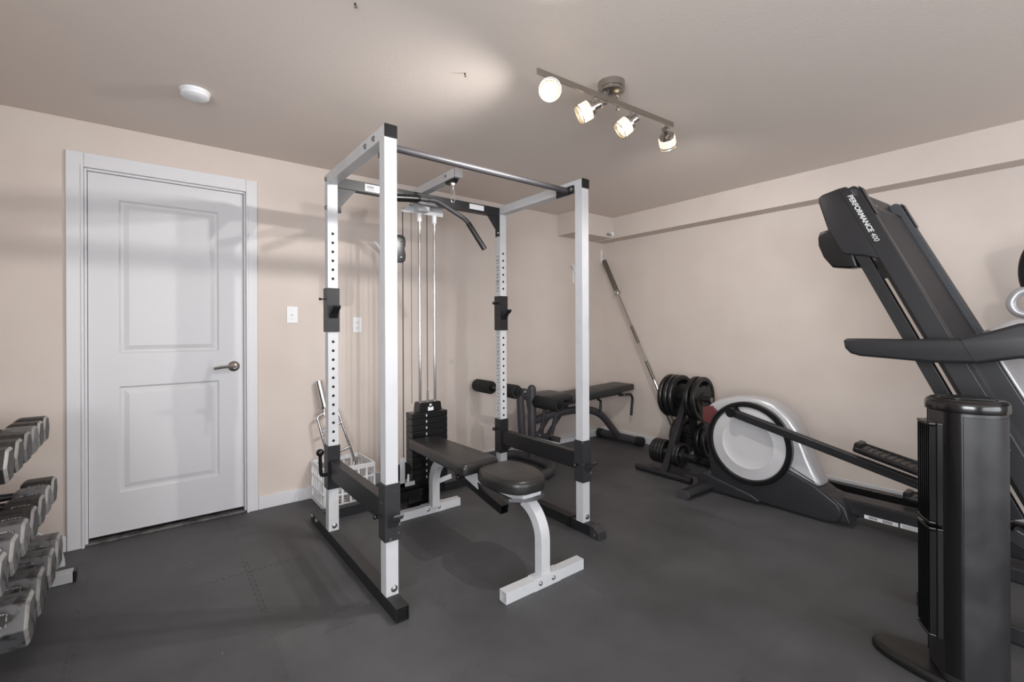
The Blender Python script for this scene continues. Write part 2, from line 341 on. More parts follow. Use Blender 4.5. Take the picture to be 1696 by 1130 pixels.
def panel_door():
    m = MB(); d = 0.035
    for x0, x1, z0, z1 in ((sx0, P1[0], sz0, sz1), (P1[1], sx1, sz0, sz1), (P1[0], P1[1], sz0, P2[2]), (P1[0], P1[1], P2[3], P1[2]), (P1[0], P1[1], P1[3], sz1)):
        m.box(x0, sy, z0, x1, sy + d, z1)
    for x0, x1, z0, z1 in (P1, P2):
        rings = [(0, 0), (0.010, 0.009), (0.022, 0.009), (0.046, 0.002)]
        vs = []
        for ins, dy in rings: vs += [(x0 + ins, sy + dy, z0 + ins), (x1 - ins, sy + dy, z0 + ins), (x1 - ins, sy + dy, z1 - ins), (x0 + ins, sy + dy, z1 - ins)]
        fs = [(q * 4 + i, q * 4 + (i + 1) % 4, q * 4 + 4 + (i + 1) % 4, q * 4 + 4 + i) for q in range(3) for i in range(4)] + [(12, 13, 14, 15)]
        vs += [(x0, sy + d, z0), (x1, sy + d, z0), (x1, sy + d, z1), (x0, sy + d, z1)]
        fs += [(19, 18, 17, 16)] + [(i, 16 + i, 16 + (i + 1) % 4, (i + 1) % 4) for i in range(4)]
        m.add(vs, fs)
    return m
slab = panel_door().build('door_slab', DOORM, dr, sm=12)
m = MB().lathe([(0.001, 0), (0.031, 0), (0.033, -0.004), (0.026, -0.012), (0.013, -0.016), (0.012, -0.05)], (0.418, sy, 0.953), (0, 1, 0), 28)
m.tube([(0.424, sy - 0.052, 0.953), (0.395, sy - 0.056, 0.956), (0.35, sy - 0.054, 0.953), (0.305, sy - 0.048, 0.946)], 0.009, 12, rx=0.013)
m.build('door_handle', NICKEL, dr)
MB().box(DX0, YA - 0.002, 0.0, DX1, YA + 0.09, 0.014).build('threshold', CONC, dr, bevel=0.004)
MB().box(DX0 - 0.1, YA + 0.122, -0.02, DX1 + 0.1, YA + 0.14, DZ + 0.1).build('dark_backing', VOID, dr)

def wallplate(name, x0, x1, z0, z1, outlet, label, cat):
    r = root(name, label, cat, ((x0 + x1) / 2, YA, (z0 + z1) / 2)); cx, cz = (x0 + x1) / 2, (z0 + z1) / 2
    MB().box(x0, YA - 0.006, z0, x1, YA - 0.0002, z1).build('cover_plate', WHITEP, r, bevel=0.002)
    if outlet:
        for s in (-1, 1):
            MB().slab(rpoly([(-0.017, -0.014), (0.017, -0.014), (0.017, 0.014), (-0.017, 0.014)], 0.01), (cx, YA - 0.006, cz + s * 0.02), X, Z, (0, -1, 0), 0.002, 0.0005).build('receptacle', WHITEP, r)
            MB().box(cx - 0.008, YA - 0.0083, cz + s * 0.02 - 0.001, cx - 0.006, YA - 0.0075, cz + s * 0.02 + 0.008).box(cx + 0.006, YA - 0.0083, cz + s * 0.02 - 0.001, cx + 0.008, YA - 0.0075, cz + s * 0.02 + 0.008).cyl((cx, YA - 0.0083, cz + s * 0.02 - 0.007), (cx, YA - 0.0075, cz + s * 0.02 - 0.007), 0.0025, n=8).build('slot', INK, r)
    else:
        MB().box(cx - 0.005, YA - 0.0065, cz - 0.012, cx + 0.005, YA - 0.006, cz + 0.012).prism([(0, 0), (0.012, 0.004), (0.012, 0.011), (0, 0.012)], (cx - 0.004, YA - 0.006, cz - 0.004), (0, -1, 0), Z, (0.008, 0, 0)).build('toggle', WHITEP, r)
        MB().cyl((cx, YA - 0.0068, cz + 0.03), (cx, YA - 0.006, cz + 0.03), 0.003, n=10).build('screw', ZINC, r)
        MB().cyl((cx, YA - 0.0068, cz - 0.03), (cx, YA - 0.006, cz - 0.03), 0.003, n=10).build('screw', ZINC, r)
wallplate('light_switch', 0.728, 0.799, 1.232, 1.346, False, 'white toggle light switch plate on beige wall right of the door', 'switch')
wallplate('wall_outlet', 1.18, 1.246, 1.162, 1.276, True, 'white double wall outlet behind the left side of the power rack', 'outlet')
def wall_hook(x, z, label):
    r = root('wall_hook', label, 'hook', (x, YA, z), 'white wall hooks')
    MB().box(x + 0.03, YA - 0.008, z - 0.1, x + 0.055, YA - 0.0003, z + 0.085).build('back_plate', WHITEP, r, bevel=0.003)
    MB().tube([(x + 0.042, YA - 0.008, z + 0.0), (x + 0.03, YA - 0.045, z + 0.03), (x - 0.02, YA - 0.06, z + 0.08), (x - 0.035, YA - 0.06, z + 0.085)], 0.007, 10, rad=0.02, rx=0.01).build('prong', WHITEP, r)
wall_hook(3.46, 1.755, 'white two-prong wall hook beside the right front upright of the rack')
wall_hook(1.36, 1.755, 'white wall hook peeking out left of the front left upright of the rack')
tag(MB().box(3.93, YA - 0.012, 1.90, 3.95, YA - 0.0003, 2.045).build('wall_clip', WHITEP, bevel=0.002), 'small white plastic strip on the wall above the leaning barbell tip', 'clip')
r = root('pipe_valve', 'small white and metal valve stub under the ceiling box in the corner', 'valve', (3.79, 3.187, 2.155))
MB().box(3.775, 3.15, 2.135, 3.81, 3.1868, 2.185).build('valve_body', WHITEP, r, bevel=0.005)
MB().cyl((3.775, 3.165, 2.153), (3.72, 3.165, 2.153), 0.008).cyl((3.735, 3.165, 2.153), (3.725, 3.165, 2.153), 0.014).build('valve_stem', NICKEL, r)

# smoke detector, ceiling hooks
r = root('smoke_detector', 'round white smoke detector on the ceiling above the door', 'smoke detector', (0.168, 2.69, HZ))
MB().lathe([(0.001, 0), (0.062, 0), (0.064, -0.006), (0.062, -0.012)], (0.168, 2.69, HZ), Z, 36).build('base', WHITEP, r)
MB().lathe([(0.058, -0.012), (0.058, -0.026), (0.048, -0.034), (0.018, -0.036), (0.001, -0.036)], (0.168, 2.69, HZ), Z, 36).build('cover', WHITEP, r)
def chook(x, y, label):
    tag(MB().cyl((x, y, HZ), (x, y, HZ - 0.008), 0.003, n=8).tube([(x, y, HZ - 0.006), (x + 0.005, y, HZ - 0.010), (x + 0.005, y, HZ - 0.015), (x, y, HZ - 0.018), (x - 0.004, y, HZ - 0.015)], 0.0015, 8, rad=0.003).build('ceiling_screw_hook', BLACKP), label, 'hook')
chook(0.567, 1.618, 'tiny dark screw hook in the ceiling at the top edge of the picture')
chook(1.112, 1.765, 'tiny dark screw hook in the ceiling left of the track light')

# ------------------------------------------------------------------ track light
tl = root('track_light', 'brushed nickel ceiling track light with four lit swivel spots', 'light', (1.70, 1.42, HZ))
MB().lathe([(0.001, 0), (0.062, 0), (0.062, -0.03), (0.058, -0.033), (0.06, -0.037), (0.06, -0.047), (0.04, -0.058), (0.001, -0.06)], (1.70, 1.42, HZ), Z, 40).build('canopy', NICKEL, tl)
for q in (-0.045, 0.045):
    MB().cyl((1.70 + q, 1.42 - q * 0.05, HZ - 0.055), (1.70 + q, 1.42 - q * 0.05, 2.228), 0.006, n=12).lathe([(0.001, 0), (0.011, 0), (0.011, -0.006), (0.001, -0.009)], (1.70 + q, 1.42, 2.232), Z, 14).build('support_post', NICKEL, tl)
MB().beam((1.25, 1.432, 2.25), (2.15, 1.386, 2.25), 0.008, 0.026).build('bar', NICKEL, tl, bevel=0.002)
def lamp_head(sx, sy, d, cone=130, boost=1.0):
    d = V(d).normalized(); j = V((sx, sy, 2.185))
    MB().cyl((sx, sy, 2.238), (sx, sy, 2.19), 0.006, n=12).ball(j, 0.012).build('swivel_stem', NICKEL, tl)
    h = MB().lathe([(0.001, -0.035), (0.020, -0.035), (0.021, -0.03), (0.019, -0.028), (0.019, 0.0), (0.036, 0.004), (0.038, 0.02), (0.036, 0.022)], j, d, 28, caps=False).build('lamp_cup', NICKEL, tl)
    MB().lathe([(0.042, 0.014), (0.044, 0.014), (0.044, 0.066), (0.042, 0.066)], j, d, 28, caps=False).build('glass_shade', GLASS, h)
    m = MB()
    for a, b in ((0.020, 0.034), (0.037, 0.056)): m.lathe([(0.0405, a), (0.0415, a), (0.0415, b), (0.0405, b)], j, d, 28, caps=False)
    m.build('frosted_band', SHADE, h)
    MB().lathe([(0.043, 0.066), (0.046, 0.066), (0.046, 0.070), (0.043, 0.070)], j, d, 28, caps=False).build('trim_ring', NICKEL, h)
    MB().lathe([(0.001, 0.004), (0.010, 0.006), (0.016, 0.03), (0.017, 0.034), (0.001, 0.036)], j, d, 20).build('bulb', BULB, h)
    l = D.lights.new('spot_lamp', 'SPOT'); l.spot_size = math.radians(cone); l.spot_blend = 0.95; l.energy = LAMP_W * boost; l.shadow_soft_size = 0.018; l.color = (1.0, 0.96, 0.92)
    o = D.objects.new('spot_lamp', l); COL.objects.link(o); o.location = j + d * 0.060; o.rotation_euler = d.to_track_quat('-Z', 'Y').to_euler()
lamp_head(1.315, 1.429, (-0.58, -0.70, -0.38), 118)
lamp_head(1.569, 1.416, (-0.72, 0.62, -0.50), 122, 1.35)
lamp_head(1.824, 1.403, (-0.60, 0.56, -0.62), 122, 1.35)
lamp_head(2.092, 1.389, (0.68, 0.30, -0.66), 136, 1.35)

# ------------------------------------------------------------------ power rack
RX0, RX1, RY0, RYB, PS, RH = 0.776, 2.025, 1.867, 2.667, 0.055, 2.061
rk = root('power_rack', 'white and black steel power rack with pull-up bar in the middle of the room', 'power rack', (1.4, 2.3, 0))
RAW = [(404 + 15.2 * i) for i in range(2)]
def upright(x, y, holes, hookface, label=None):
    m = MB().box(x, y, 0.06, x + PS, y + PS, RH - PS)
    m.mi = 1
    if holes:
        for i in range(24):
            z = 0.565 + 0.0505 * i
            if 1.165 < z < 1.43: continue
            m.cyl((x + PS * 0.5, y - 0.0006, z), (x + PS * 0.5, y + 0.004, z), 0.0078, n=14)
            m.cyl((x + PS * 0.5, y + PS + 0.0006, z), (x + PS * 0.5, y + PS - 0.004, z), 0.0078, n=14)
    return m.build('upright', [WHITE, HOLE], rk)
ub = upright(RX0, RYB, True, 1); uf = upright(RX0, RY0, False, 1); vb = upright(RX1 - PS, RYB, True, 0); vf = upright(RX1 - PS, RY0, False, 0)
# height scale printed on the right rear upright
for i in range(24):
    z = 0.545 + 0.0505 * i
    if 1.165 < z < 1.43: continue
    MB().box(RX1 - PS - 0.0008, RYB + 0.012, z, RX1 - PS - 0.0001, RYB + 0.048, z + 0.003).build('scale_mark', INK, vb)
for i in range(24):
    z = 0.545 + 0.0505 * i
    if 1.165 < z < 1.43 or i > 22: continue
    text_mesh(str(i + 1), 0.026, (RX1 - PS - 0.0006, RYB + 0.030, z + 0.015), (0, -1, 0), Z, 'scale_number', INK, vb, align='CENTER')
for x in (RX0, RX1 - PS):                                # top and base side beams
    tb = MB().box(x, RY0, RH - PS, x + PS, RYB + PS, RH).build('top_beam', WHITE, rk, bevel=0.002)
    MB().box(x - 0.001, RY0 - 0.007, RH - PS + 0.001, x + PS + 0.001, RY0 + 0.001, RH).build('end_cap', BLACKP, tb, bevel=0.002)
    s = 1 if x == RX0 else -1
    if s == 1:
        bb_ = MB().beam((x + PS / 2, RY0 - 0.103, 0.031), (x + PS / 2, 3.03, 0.031), PS, 0.058, t=0.003).build('base_beam', BLACKM, rk)
        MB().box(x + 0.003, RY0 - 0.095, 0.005, x + PS - 0.003, RY0 - 0.088, 0.057).build('end_plug', BLACKP, bb_)
    else:
        bb_ = MB().beam((x + PS / 2, RY0 - 0.07, 0.031), (x + PS / 2, 3.03, 0.031), PS, 0.058).build('base_beam', BLACKM, rk)
        MB().prism([(0.0, 0.0), (0.0, 0.062), (-0.028, 0.064), (-0.066, 0.040), (-0.074, 0.0)], (x - 0.003, RY0 - 0.052, 0.0005), Y, Z, (PS + 0.006, 0, 0)).build('rubber_foot', WORN, bb_, bevel=0.003)
        MB().box(x - 0.004, RY0 + 0.10, 0.001, x + PS + 0.004, RY0 + 0.115, 0.066).build('beam_clip', BLACKP, bb_)
MB().beam((RX0 + PS, 3.0, 0.031), (RX1 - PS, 3.0, 0.031), 0.055, 0.058).build('base_crossbar', BLACKM, rk, bevel=0.002)
def bolt(p, d, parent, r=0.011):
    MB().lathe([(0.001, 0), (r * 1.25, 0), (r * 1.25, 0.002), (r, 0.003), (r, 0.006), (r * 0.5, 0.009), (0.001, 0.0095)], p, d, 12).build('bolt', ZINC, parent)
for y, z in ((2.087, 2.03), (1.985, 2.033), (2.693, 2.034), (2.695, 1.875)): bolt((RX0, y, z), (-1, 0, 0), rk)
for y in (3.01, 2.915): bolt((RX0, y, 0.04), (-1, 0, 0), rk, 0.014)
for x in (RX0 + PS / 2 + 0.008, RX1 - PS / 2 + 0.006):
    bolt((x, RY0, 0.088), (0, -1, 0), rk, 0.012); 
bolt((RX0 + PS / 2 + 0.004, RYB, 0.088), (0, -1, 0), rk, 0.012)
# rear crossbeam with gussets
cbm = MB().box(RX0 + PS, RYB + 0.002, 1.992, RX1 - PS, RYB + 0.05, 2.052)
cb = cbm.build('rear_crossbeam', BLACKM, rk, bevel=0.002)
for x, s in ((RX0 + PS, 1), (RX1 - PS, -1)):
    MB().prism([(0.0005, 0), (0.105, 0), (0.022, -0.105), (0.022, -0.14), (0.0005, -0.14)], (x, RYB + 0.006, 1.991), (s, 0, 0), Z, (0, 0.01, 0)).box(min(x, x + s * 0.006), RYB + 0.004, 1.85, max(x, x + s * 0.006), RYB + 0.048, 1.992).build('gusset', BLACKM, cb)
bolt((RX1 - PS - 0.012, RYB + 0.006, 1.872), (0, -1, 0), cb, 0.007)
m = MB().box(0.99, RYB + 0.0012, 2.002, 1.085, RYB + 0.0018, 2.043); m.mi = 1
bx = 1.0
for wd in (3, 1, 2, 1, 3, 2, 1, 1, 3, 1, 2, 2, 1, 3): m.box(bx, RYB + 0.0005, 2.018, bx + wd * 0.0008, RYB + 0.0012, 2.036); bx += wd * 0.0008 + 0.0016
m.box(1.004, RYB + 0.0005, 2.008, 1.045, RYB + 0.0012, 2.0115)
m.build('barcode_label', [PAPER, INK], cb)
MB().box(1.714, RYB + 0.0012, 2.009, 1.833, RYB + 0.0018, 2.044).build('white_label', PAPER, cb, label='plain white sticker')
# pull-up bar
pb = MB().cyl((RX0 + PS + 0.008, 1.98, 2.012), (RX1 - PS - 0.008, 1.98, 2.012), 0.0165, n=24).build('pull_up_bar', GREYM, rk)
for x, s in ((RX0 + PS, 1), (RX1 - PS, -1)):
    MB().box(min(x, x + s * 0.009), 1.925, 1.985, max(x, x + s * 0.009), 2.075, 2.035).build('bar_bracket', BLACKM, pb, bevel=0.003)
    bolt((x + s * 0.009, 1.945, 2.012), (s, 0, 0), pb, 0.010)
# sleeves, rests and safety beams
def sleeve(x, y, z0, z1, name, mt, hookz=None, front=True):
    c = 0.007; m = MB()
    m.box(x - c, y - c, z0, x, y + PS + c, z1).box(x + PS, y - c, z0, x + PS + c, y + PS + c, z1).box(x, y - c, z0, x + PS, y, z1).box(x, y + PS, z0, x + PS, y + PS + c, z1)
    o = m.build(name, mt, rk)
    if hookz:
        MB().rtube([(x + PS / 2, y - c, hookz - 0.045), (x + PS / 2, y - c - 0.012, hookz - 0.03), (x + PS / 2, y - c - 0.028, hookz - 0.006), (x + PS / 2, y - c - 0.05, hookz + 0.004), (x + PS / 2, y - c - 0.062, hookz + 0.022)], PS * 0.8, 0.009, X).build('rest_hook', mt, o, bevel=0.002)
    return o
def knob(p, d, parent, r=0.014):
    d = V(d); MB().cyl(V(p), V(p) + d * 0.02, r * 0.45, n=12).ball(V(p) + d * (0.02 + r * 0.8), r, 14).build('pin_knob', BLACKP, parent)
a = sleeve(RX0, RYB, 1.176, 1.421, 'bar_catch', BLACKM, 1.30); knob((RX0 - 0.007, RYB + 0.03, 1.36), (-1, 0, 0), a, 0.008)
a = sleeve(RX1 - PS, RYB, 1.176, 1.421, 'bar_catch', BLACKM, 1.30); knob((RX1 - PS - 0.007, RYB + 0.03, 1.37), (-1, 0, 0), a, 0.011)
for x in (RX0, RX1 - PS):
    a = sleeve(x, RYB, 0.297, 0.538, 'safety_sleeve', BLACKM)
    b_ = sleeve(x, RY0, 0.294, 0.535, 'safety_sleeve', WORN, 0.40)
    sb = MB().box(x + 0.003, RY0 + PS + 0.007, 0.36, x + PS - 0.003, RYB - 0.007, 0.46).build('safety_beam', BLACKM, rk, bevel=0.003)
    if x == RX0:
        MB().tube([(x - 0.007, RYB + 0.025, 0.375), (x - 0.03, RYB + 0.025, 0.375), (x - 0.035, RYB + 0.025, 0.39), (x - 0.04, RYB + 0.02, 0.50)], 0.010, 12, rad=0.015).ball((x - 0.04, RYB + 0.02, 0.505), 0.021).build('pull_pin', BLACKP, a)
        for k in range(3): MB().ball((x + PS + 0.006 + 0.013 * k, RYB - 0.014 - 0.004 * k, 0.348 - 0.006 * k), 0.010 - 0.001 * k).build('spring', GREYM, a)
        knob((x - 0.007, RY0 + 0.03, 0.40), (-1, 0, 0), b_, 0.010)
    else:
        knob((x - 0.007, RYB + 0.03, 0.47), (-1, 0, 0), a, 0.013); knob((x + 0.03, RYB - 0.007, 0.335), (0.75, -0.66, 0), a, 0.013)
        knob((x - 0.007, RY0 + 0.03, 0.395), (-1, 0, 0), b_, 0.013)

# ------------------------------------------------------------------ lat pulldown tower behind the rack
TX, TY = 1.455, 2.80
lt = root('lat_pulldown_tower', 'lat pulldown attachment with black weight stack behind the rack', 'cable machine', (TX, TY, 0))
arm = MB().box(1.375, 2.30, 2.066, 1.427, 2.92, 2.116).build('top_arm', WHITE, lt, bevel=0.002)
MB().box(1.374, 2.296, 2.065, 1.428, 2.301, 2.117).build('end_cap', GREYM, arm)
bolt((1.375, 2.40, 2.093), (-1, 0, 0), arm, 0.008)
MB().prism([(0, 0), (0.11, 0), (0.09, -0.02), (0.02, -0.02)], (1.385, 2.32, 2.066), Y, Z, (0.032, 0, 0)).build('pulley_bracket', BLACKP, arm)
MB().ball((1.40, 2.36, 2.045), 0.013).build('cable_stop', WHITEP, arm)
MB().box(1.36, 2.722, 1.955, 1.44, 2.80, 2.066).build('mounting_bracket', WHITE, lt, bevel=0.002)
m = MB().prism([(-0.19, -0.008), (-0.17, 0.006), (-0.088, 0.062), (0.0, 0.066), (0.12, 0.062), (0.12, -0.004), (-0.07, -0.004)], (TX, TY - 0.012, 1.955), X, Z, (0, 0.004, 0)).box(TX - 0.17, TY - 0.008, 1.975, TX + 0.118, TY + 0.03, 1.980)
top_b = m.build('top_bracket', WHITE, lt)
for x, z in ((TX - 0.12, 2.0), (TX - 0.03, 2.0), (TX + 0.06, 2.018), (TX - 0.075, 2.02)): bolt((x, TY - 0.012, z), (0, -1, 0), top_b, 0.006)
for x in (TX - 0.051, TX + 0.059):
    MB().cyl((x, TY, 1.955), (x, TY, 1.90), 0.016, n=18).build('rod_sleeve', WHITEP, lt)
    MB().cyl((x, TY, 1.93), (x, TY, 0.10), 0.0095, n=16).build('guide_rod', CHROME, lt)
CBL = mat('black_cable', (30, 26, 25), 0.4)
MB().cyl((TX + 0.004, TY, 1.96), (TX + 0.004, TY, 0.72), 0.0028, n=8).build('cable', CBL, lt)
MB().cyl((1.285, TY, 1.95), (1.285, TY, 0.25), 0.0035, n=8).build('cable', CBL, lt)
MB().cyl((1.345, TY, 1.96), (1.345, TY, 0.7), 0.0018, n=8).build('cable', CBL, lt)
m = MB().slab(rpoly([(-0.05, -0.088), (0.03, -0.088), (0.034, -0.03), (0.024, 0.0), (0.034, 0.03), (0.03, 0.088), (-0.05, 0.088)], 0.03), (1.268, TY - 0.012, 1.706), X, Z, (0, 1, 0), 0.03, 0.004)
pu = m.build('floating_pulley', BLACKP, lt)
for q in (-0.055, 0.055): bolt((1.268, TY - 0.012, 1.706 + q), (0, -1, 0), pu, 0.007)
for k in range(11):
    z0 = 0.195 + k * 0.0405
    p = MB().box(1.325, TY - 0.045, z0, 1.585, TY + 0.05, z0 + 0.0385).build('weight_plate', BLACKP, lt, bevel=0.003)
    MB().box(1.424, TY - 0.0475, z0 + 0.012, 1.430, TY - 0.0455, z0 + 0.027).build('weight_number', PAPER, p)
hd = MB().prism([(-0.085, 0), (0.085, 0), (0.078, 0.055), (0.07, 0.062), (-0.07, 0.062), (-0.078, 0.055)], (TX + 0.004, TY - 0.042, 0.642), X, Z, (0, 0.08, 0)).build('stack_head', BLACKP, lt, bevel=0.003)
MB().box(TX - 0.016, TY - 0.0445, 0.648, TX + 0.024, TY - 0.0425, 0.672).build('head_label', PAPER, hd)
bolt((TX + 0.004, TY - 0.0445, 0.682), (0, -1, 0), hd, 0.010)
MB().cyl((TX + 0.004, TY, 0.70), (TX + 0.004, TY, 0.77), 0.007, n=12).ball((TX + 0.004, TY, 0.785), 0.008).build('selector_stem', CHROME, hd)
MB().box(1.25, TY - 0.012, 0.14, 1.60, TY + 0.06, 0.19).build('stack_base', BLACKP, lt, bevel=0.003)
MB().beam((1.40, TY - 0.02, 0.10), (1.40, 3.0, 0.10), 0.06, 0.08).box(1.35, 2.96, 0.0605, 1.45, 3.04, 0.15).build('base_arm', BLACKM, lt)
m = MB().box(1.23, TY - 0.07, 0.19, 1.262, TY - 0.062, 0.375).box(1.23, TY - 0.07, 0.19, 1.33, TY - 0.062, 0.215)
m.build('lower_bracket', WHITE, lt); MB().lathe([(0.001, 0), (0.052, 0), (0.054, 0.003), (0.048, 0.01), (0.054, 0.017), (0.052, 0.02), (0.001, 0.02)], (1.262, TY - 0.060, 0.285), Y, 28).build('lower_pulley', BLACKP, lt)
MB().cyl((1.29, TY - 0.055, 0.20), (1.29, TY - 0.055, 0.262), 0.009, n=14).build('cable_stop', WHITEP, lt)
MB().beam((1.50, TY - 0.065, 0.175), (1.60, TY - 0.065, 0.19), 0.01, 0.03, up=Z).build('lower_bracket', WHITE, lt)
MB().beam((1.20, TY - 0.035, 0.125), (1.56, TY - 0.035, 0.125), 0.04, 0.05).box(1.30, TY - 0.045, 0.0, 1.50, TY - 0.02, 0.11).build('foot_plate', GLOSS, lt, bevel=0.004)

cr = tag(MB().tube([(1.40 + 0.012 * math.sin(t) * (1 - 0.35 * math.cos(t)), 2.36, 1.975 + 0.045 * math.cos(t)) for t in [6.283 * i / 20 for i in range(20)]], 0.0028, 8, closed=True).cyl((1.40, 2.36, 2.018), (1.40, 2.36, 2.036), 0.006, n=10).build('carabiner', CHROME), 'steel carabiner clip hanging from the end of the top arm', 'clip')
lb = root('lat_pulldown_bar', 'dark bent lat pulldown bar hung over the rear crossbeam of the rack', 'pulldown bar', (1.3, 2.58, 1.97))
MB().tube([(1.03, 2.50, 1.93), (1.12, 2.61, 1.972), (1.30, 2.615, 1.995), (1.42, 2.59, 1.997), (1.60, 2.53, 1.889), (1.69, 2.46, 1.705)], 0.0145, 14, rad=0.03).build('bar', GREYM, lb)
MB().cyl((1.610, 2.522, 1.868), (1.692, 2.458, 1.700), 0.0175, n=18).build('grip', BLACKP, lb)
MB().tube([(1.13, 2.611, 1.973), (1.22, 2.613, 1.985), (1.31, 2.614, 1.995)], 0.024, 16).build('center_grip', BLACKP, lb)
MB().box(1.30, 2.60, 1.962, 1.44, 2.608, 1.978).build('hanger_plate', GREYM, lb)

# ------------------------------------------------------------------ bench inside the rack
bn = root('weight_bench', 'adjustable bench with black vinyl pads and white frame inside the rack', 'bench', (1.42, 2.15, 0))
def rect(x0, x1, y0, y1, r=0.04): return rpoly([(x0, y0), (x1, y0), (x1, y1), (x0, y1)], r)
bp_ = MB().slab(rpoly([(1.245, 1.995), (1.475, 2.02), (1.49, 2.05), (1.465, 2.68), (1.44, 2.695), (1.29, 2.70), (1.265, 2.68), (1.235, 2.04)], 0.04), (0, 0, 0.44), X, Y, Z, 0.058, 0.022, 0.012)
bp_.build('back_pad', VINYL, bn, sm=60)
m = MB().slab(rpoly([(1.34, 1.655), (1.50, 1.645), (1.575, 1.80), (1.555, 2.01), (1.33, 2.02), (1.275, 1.90), (1.29, 1.74)], 0.07), (0, 0, 0.415), X, Y, Z, 0.065, 0.026, 0.014)
m.build('seat_pad', VINYL, bn, sm=60)
fr = MB().beam((1.36, 1.665, 0.402), (1.36, 2.60, 0.42), 0.006, 0.03).beam((1.47, 1.69, 0.405), (1.47, 2.60, 0.42), 0.006, 0.03).box(1.36, 1.668, 0.395, 1.47, 1.74, 0.412).box(1.36, 2.50, 0.405, 1.47, 2.60, 0.425)
fr.build('pad_frame', WHITE, bn)
MB().box(1.40, 1.72, 0.352, 1.45, 2.66, 0.395).build('spine', WHITE, bn, bevel=0.002)
MB().rtube([(1.30, 1.70, 0.397), (1.36, 1.655, 0.393), (1.43, 1.645, 0.393), (1.48, 1.66, 0.397)], 0.014, 0.006, (0, 0.3, 1)).build('seat_edge_strap', GREYM, bn)
def arc_leg(yb, s, label):
    pts = [(1.44, yb, 0.045), (1.44, yb, 0.20)] + [(1.44, yb + s * (0.16 - 0.16 * math.cos(a)), 0.20 + 0.16 * math.sin(a)) for a in [math.pi / 2 * i / 12 * 0.86 for i in range(1, 13)]]
    return MB().rtube(pts, 0.052, 0.05, X).build('leg', WHITE, bn, bevel=0.002)
arc_leg(1.625, 1, ''); arc_leg(2.675, -1, '')
for y, x0, x1, zc in ((1.616, 1.202, 1.682, 0.0255), (2.70, 1.19, 1.637, 0.0255)):
    b_ = MB().beam((x0, y, zc), (x1, y, zc), 0.048, 0.050, t=0.003).build('floor_bar', WHITE, bn)
    s_ = MB().beam((1.365, y, zc + 0.001), (1.525, y, zc + 0.001), 0.054, 0.054).build('bar_socket', WHITE, bn, bevel=0.002)
    for x in (1.395, 1.475): bolt((x, y - 0.027, zc + 0.004), (0, -1, 0), s_, 0.008)
m = MB().beam((1.43, 2.36, 0.345), (1.43, 1.905, 0.262), 0.046, 0.046, t=0.003); m.build('adjusting_tube', BLACKP, bn)
MB().prism([(0, 0), (0.13, 0.03), (0.13, 0.075), (0.02, 0.06)], (1.395, 2.10, 0.318), Y, Z, (0.004, 0, 0)).build('hinge_plate', WHITE, bn)
knob((1.40, 2.26, 0.35), (-1, 0, 0), bn, 0.016)

# ------------------------------------------------------------------ crate with curl bar
ct = root('plastic_crate', 'white plastic milk crate on the floor behind the left rear upright', 'crate', (1.045, 3.265, 0))
CX0, CX1, CY0, CY1, CH = 0.885, 1.21, 3.11, 3.42, 0.272
m = MB()
def crate_wall(p, d, L, dz=0.0):
    p = V(p); d = V(d)
    for z in (0.004, 0.092, 0.178, CH - 0.03):
        h = 0.03 if z > 0.2 or z < 0.01 else 0.010; m.beam(p + V((0, 0, z + h / 2)), p + d * L + V((0, 0, z + h / 2)), 0.012, h, ext=0.003)
    for k in range(7):
        q = p + d * (L * k / 6); m.beam(q, q + V((0, 0, CH)), 0.012 if k in (0, 6) else 0.009, 0.014, up=d)
crate_wall((CX0, CY0, 0), X, CX1 - CX0); crate_wall((CX0, CY1, 0), X, CX1 - CX0); crate_wall((CX0, CY0, 0), Y, CY1 - CY0); crate_wall((CX1, CY0, 0), Y, CY1 - CY0)
m.build('lattice_walls', WHITEP, ct, bevel=0.0015)
m = MB()
for k in range(8): m.box(CX0, CY0 + k * (CY1 - CY0) / 7 - 0.006, 0.001, CX1, CY0 + k * (CY1 - CY0) / 7 + 0.006, 0.008)
m.build('slatted_bottom', WHITEP, ct)
CORK = mat('brown_cloth', (112, 92, 76), 0.8); TAN = mat('tan_leather', (170, 142, 104), 0.7)
tag(MB().slab(rpoly([(-0.05, -0.09), (0.05, -0.09), (0.05, 0.08), (-0.05, 0.08)], 0.02), (0.95, 3.25, 0.0085), X, Y, Z, 0.05, 0.015).build('folded_strap', TAN, sm=60), 'tan folded strap lying on the crate bottom, left half', 'strap')
tag(MB().slab(rpoly([(-0.04, -0.06), (0.04, -0.06), (0.04, 0.06), (-0.04, 0.06)], 0.02), (0.95, 3.24, 0.060), X, Y, Z, 0.11, 0.025).build('rolled_wrap', CORK, sm=60), 'brown rolled wrap standing in the left half of the crate', 'wrap')
for p, q, lb_ in (((1.07, 3.18, 0.03), (1.12, 3.20, 0.15), 'short chrome cable handle near the front of the crate'), ((1.15, 3.22, 0.03), (1.16, 3.30, 0.20), 'longer chrome cable handle leaning at the right side of the crate')):
    r = root('cable_handle', lb_, 'handle', (p[0], p[1], 0.0085)); MB().cyl(p, q, 0.014, n=18).build('grip', CHROME, r); MB().ball(q, 0.016).build('end_knob', ZINC, r)
r = root('curl_bar', 'chrome framed curl bar leaning on the wall inside the crate', 'bar', (1.06, 3.3, 0.02))
def LP(a, b): return (a, 3.405 - (0.70 - b) * 0.14 - 0.015, b)
MB().tube([LP(0.965, 0.30), LP(0.905, 0.575), LP(0.925, 0.59), LP(1.02, 0.625), LP(1.045, 0.61), LP(1.152, 0.235), LP(1.13, 0.20), LP(1.04, 0.165), LP(0.985, 0.17), LP(0.965, 0.30)], 0.0095, 12, rad=0.03).build('frame', CHROME, r)
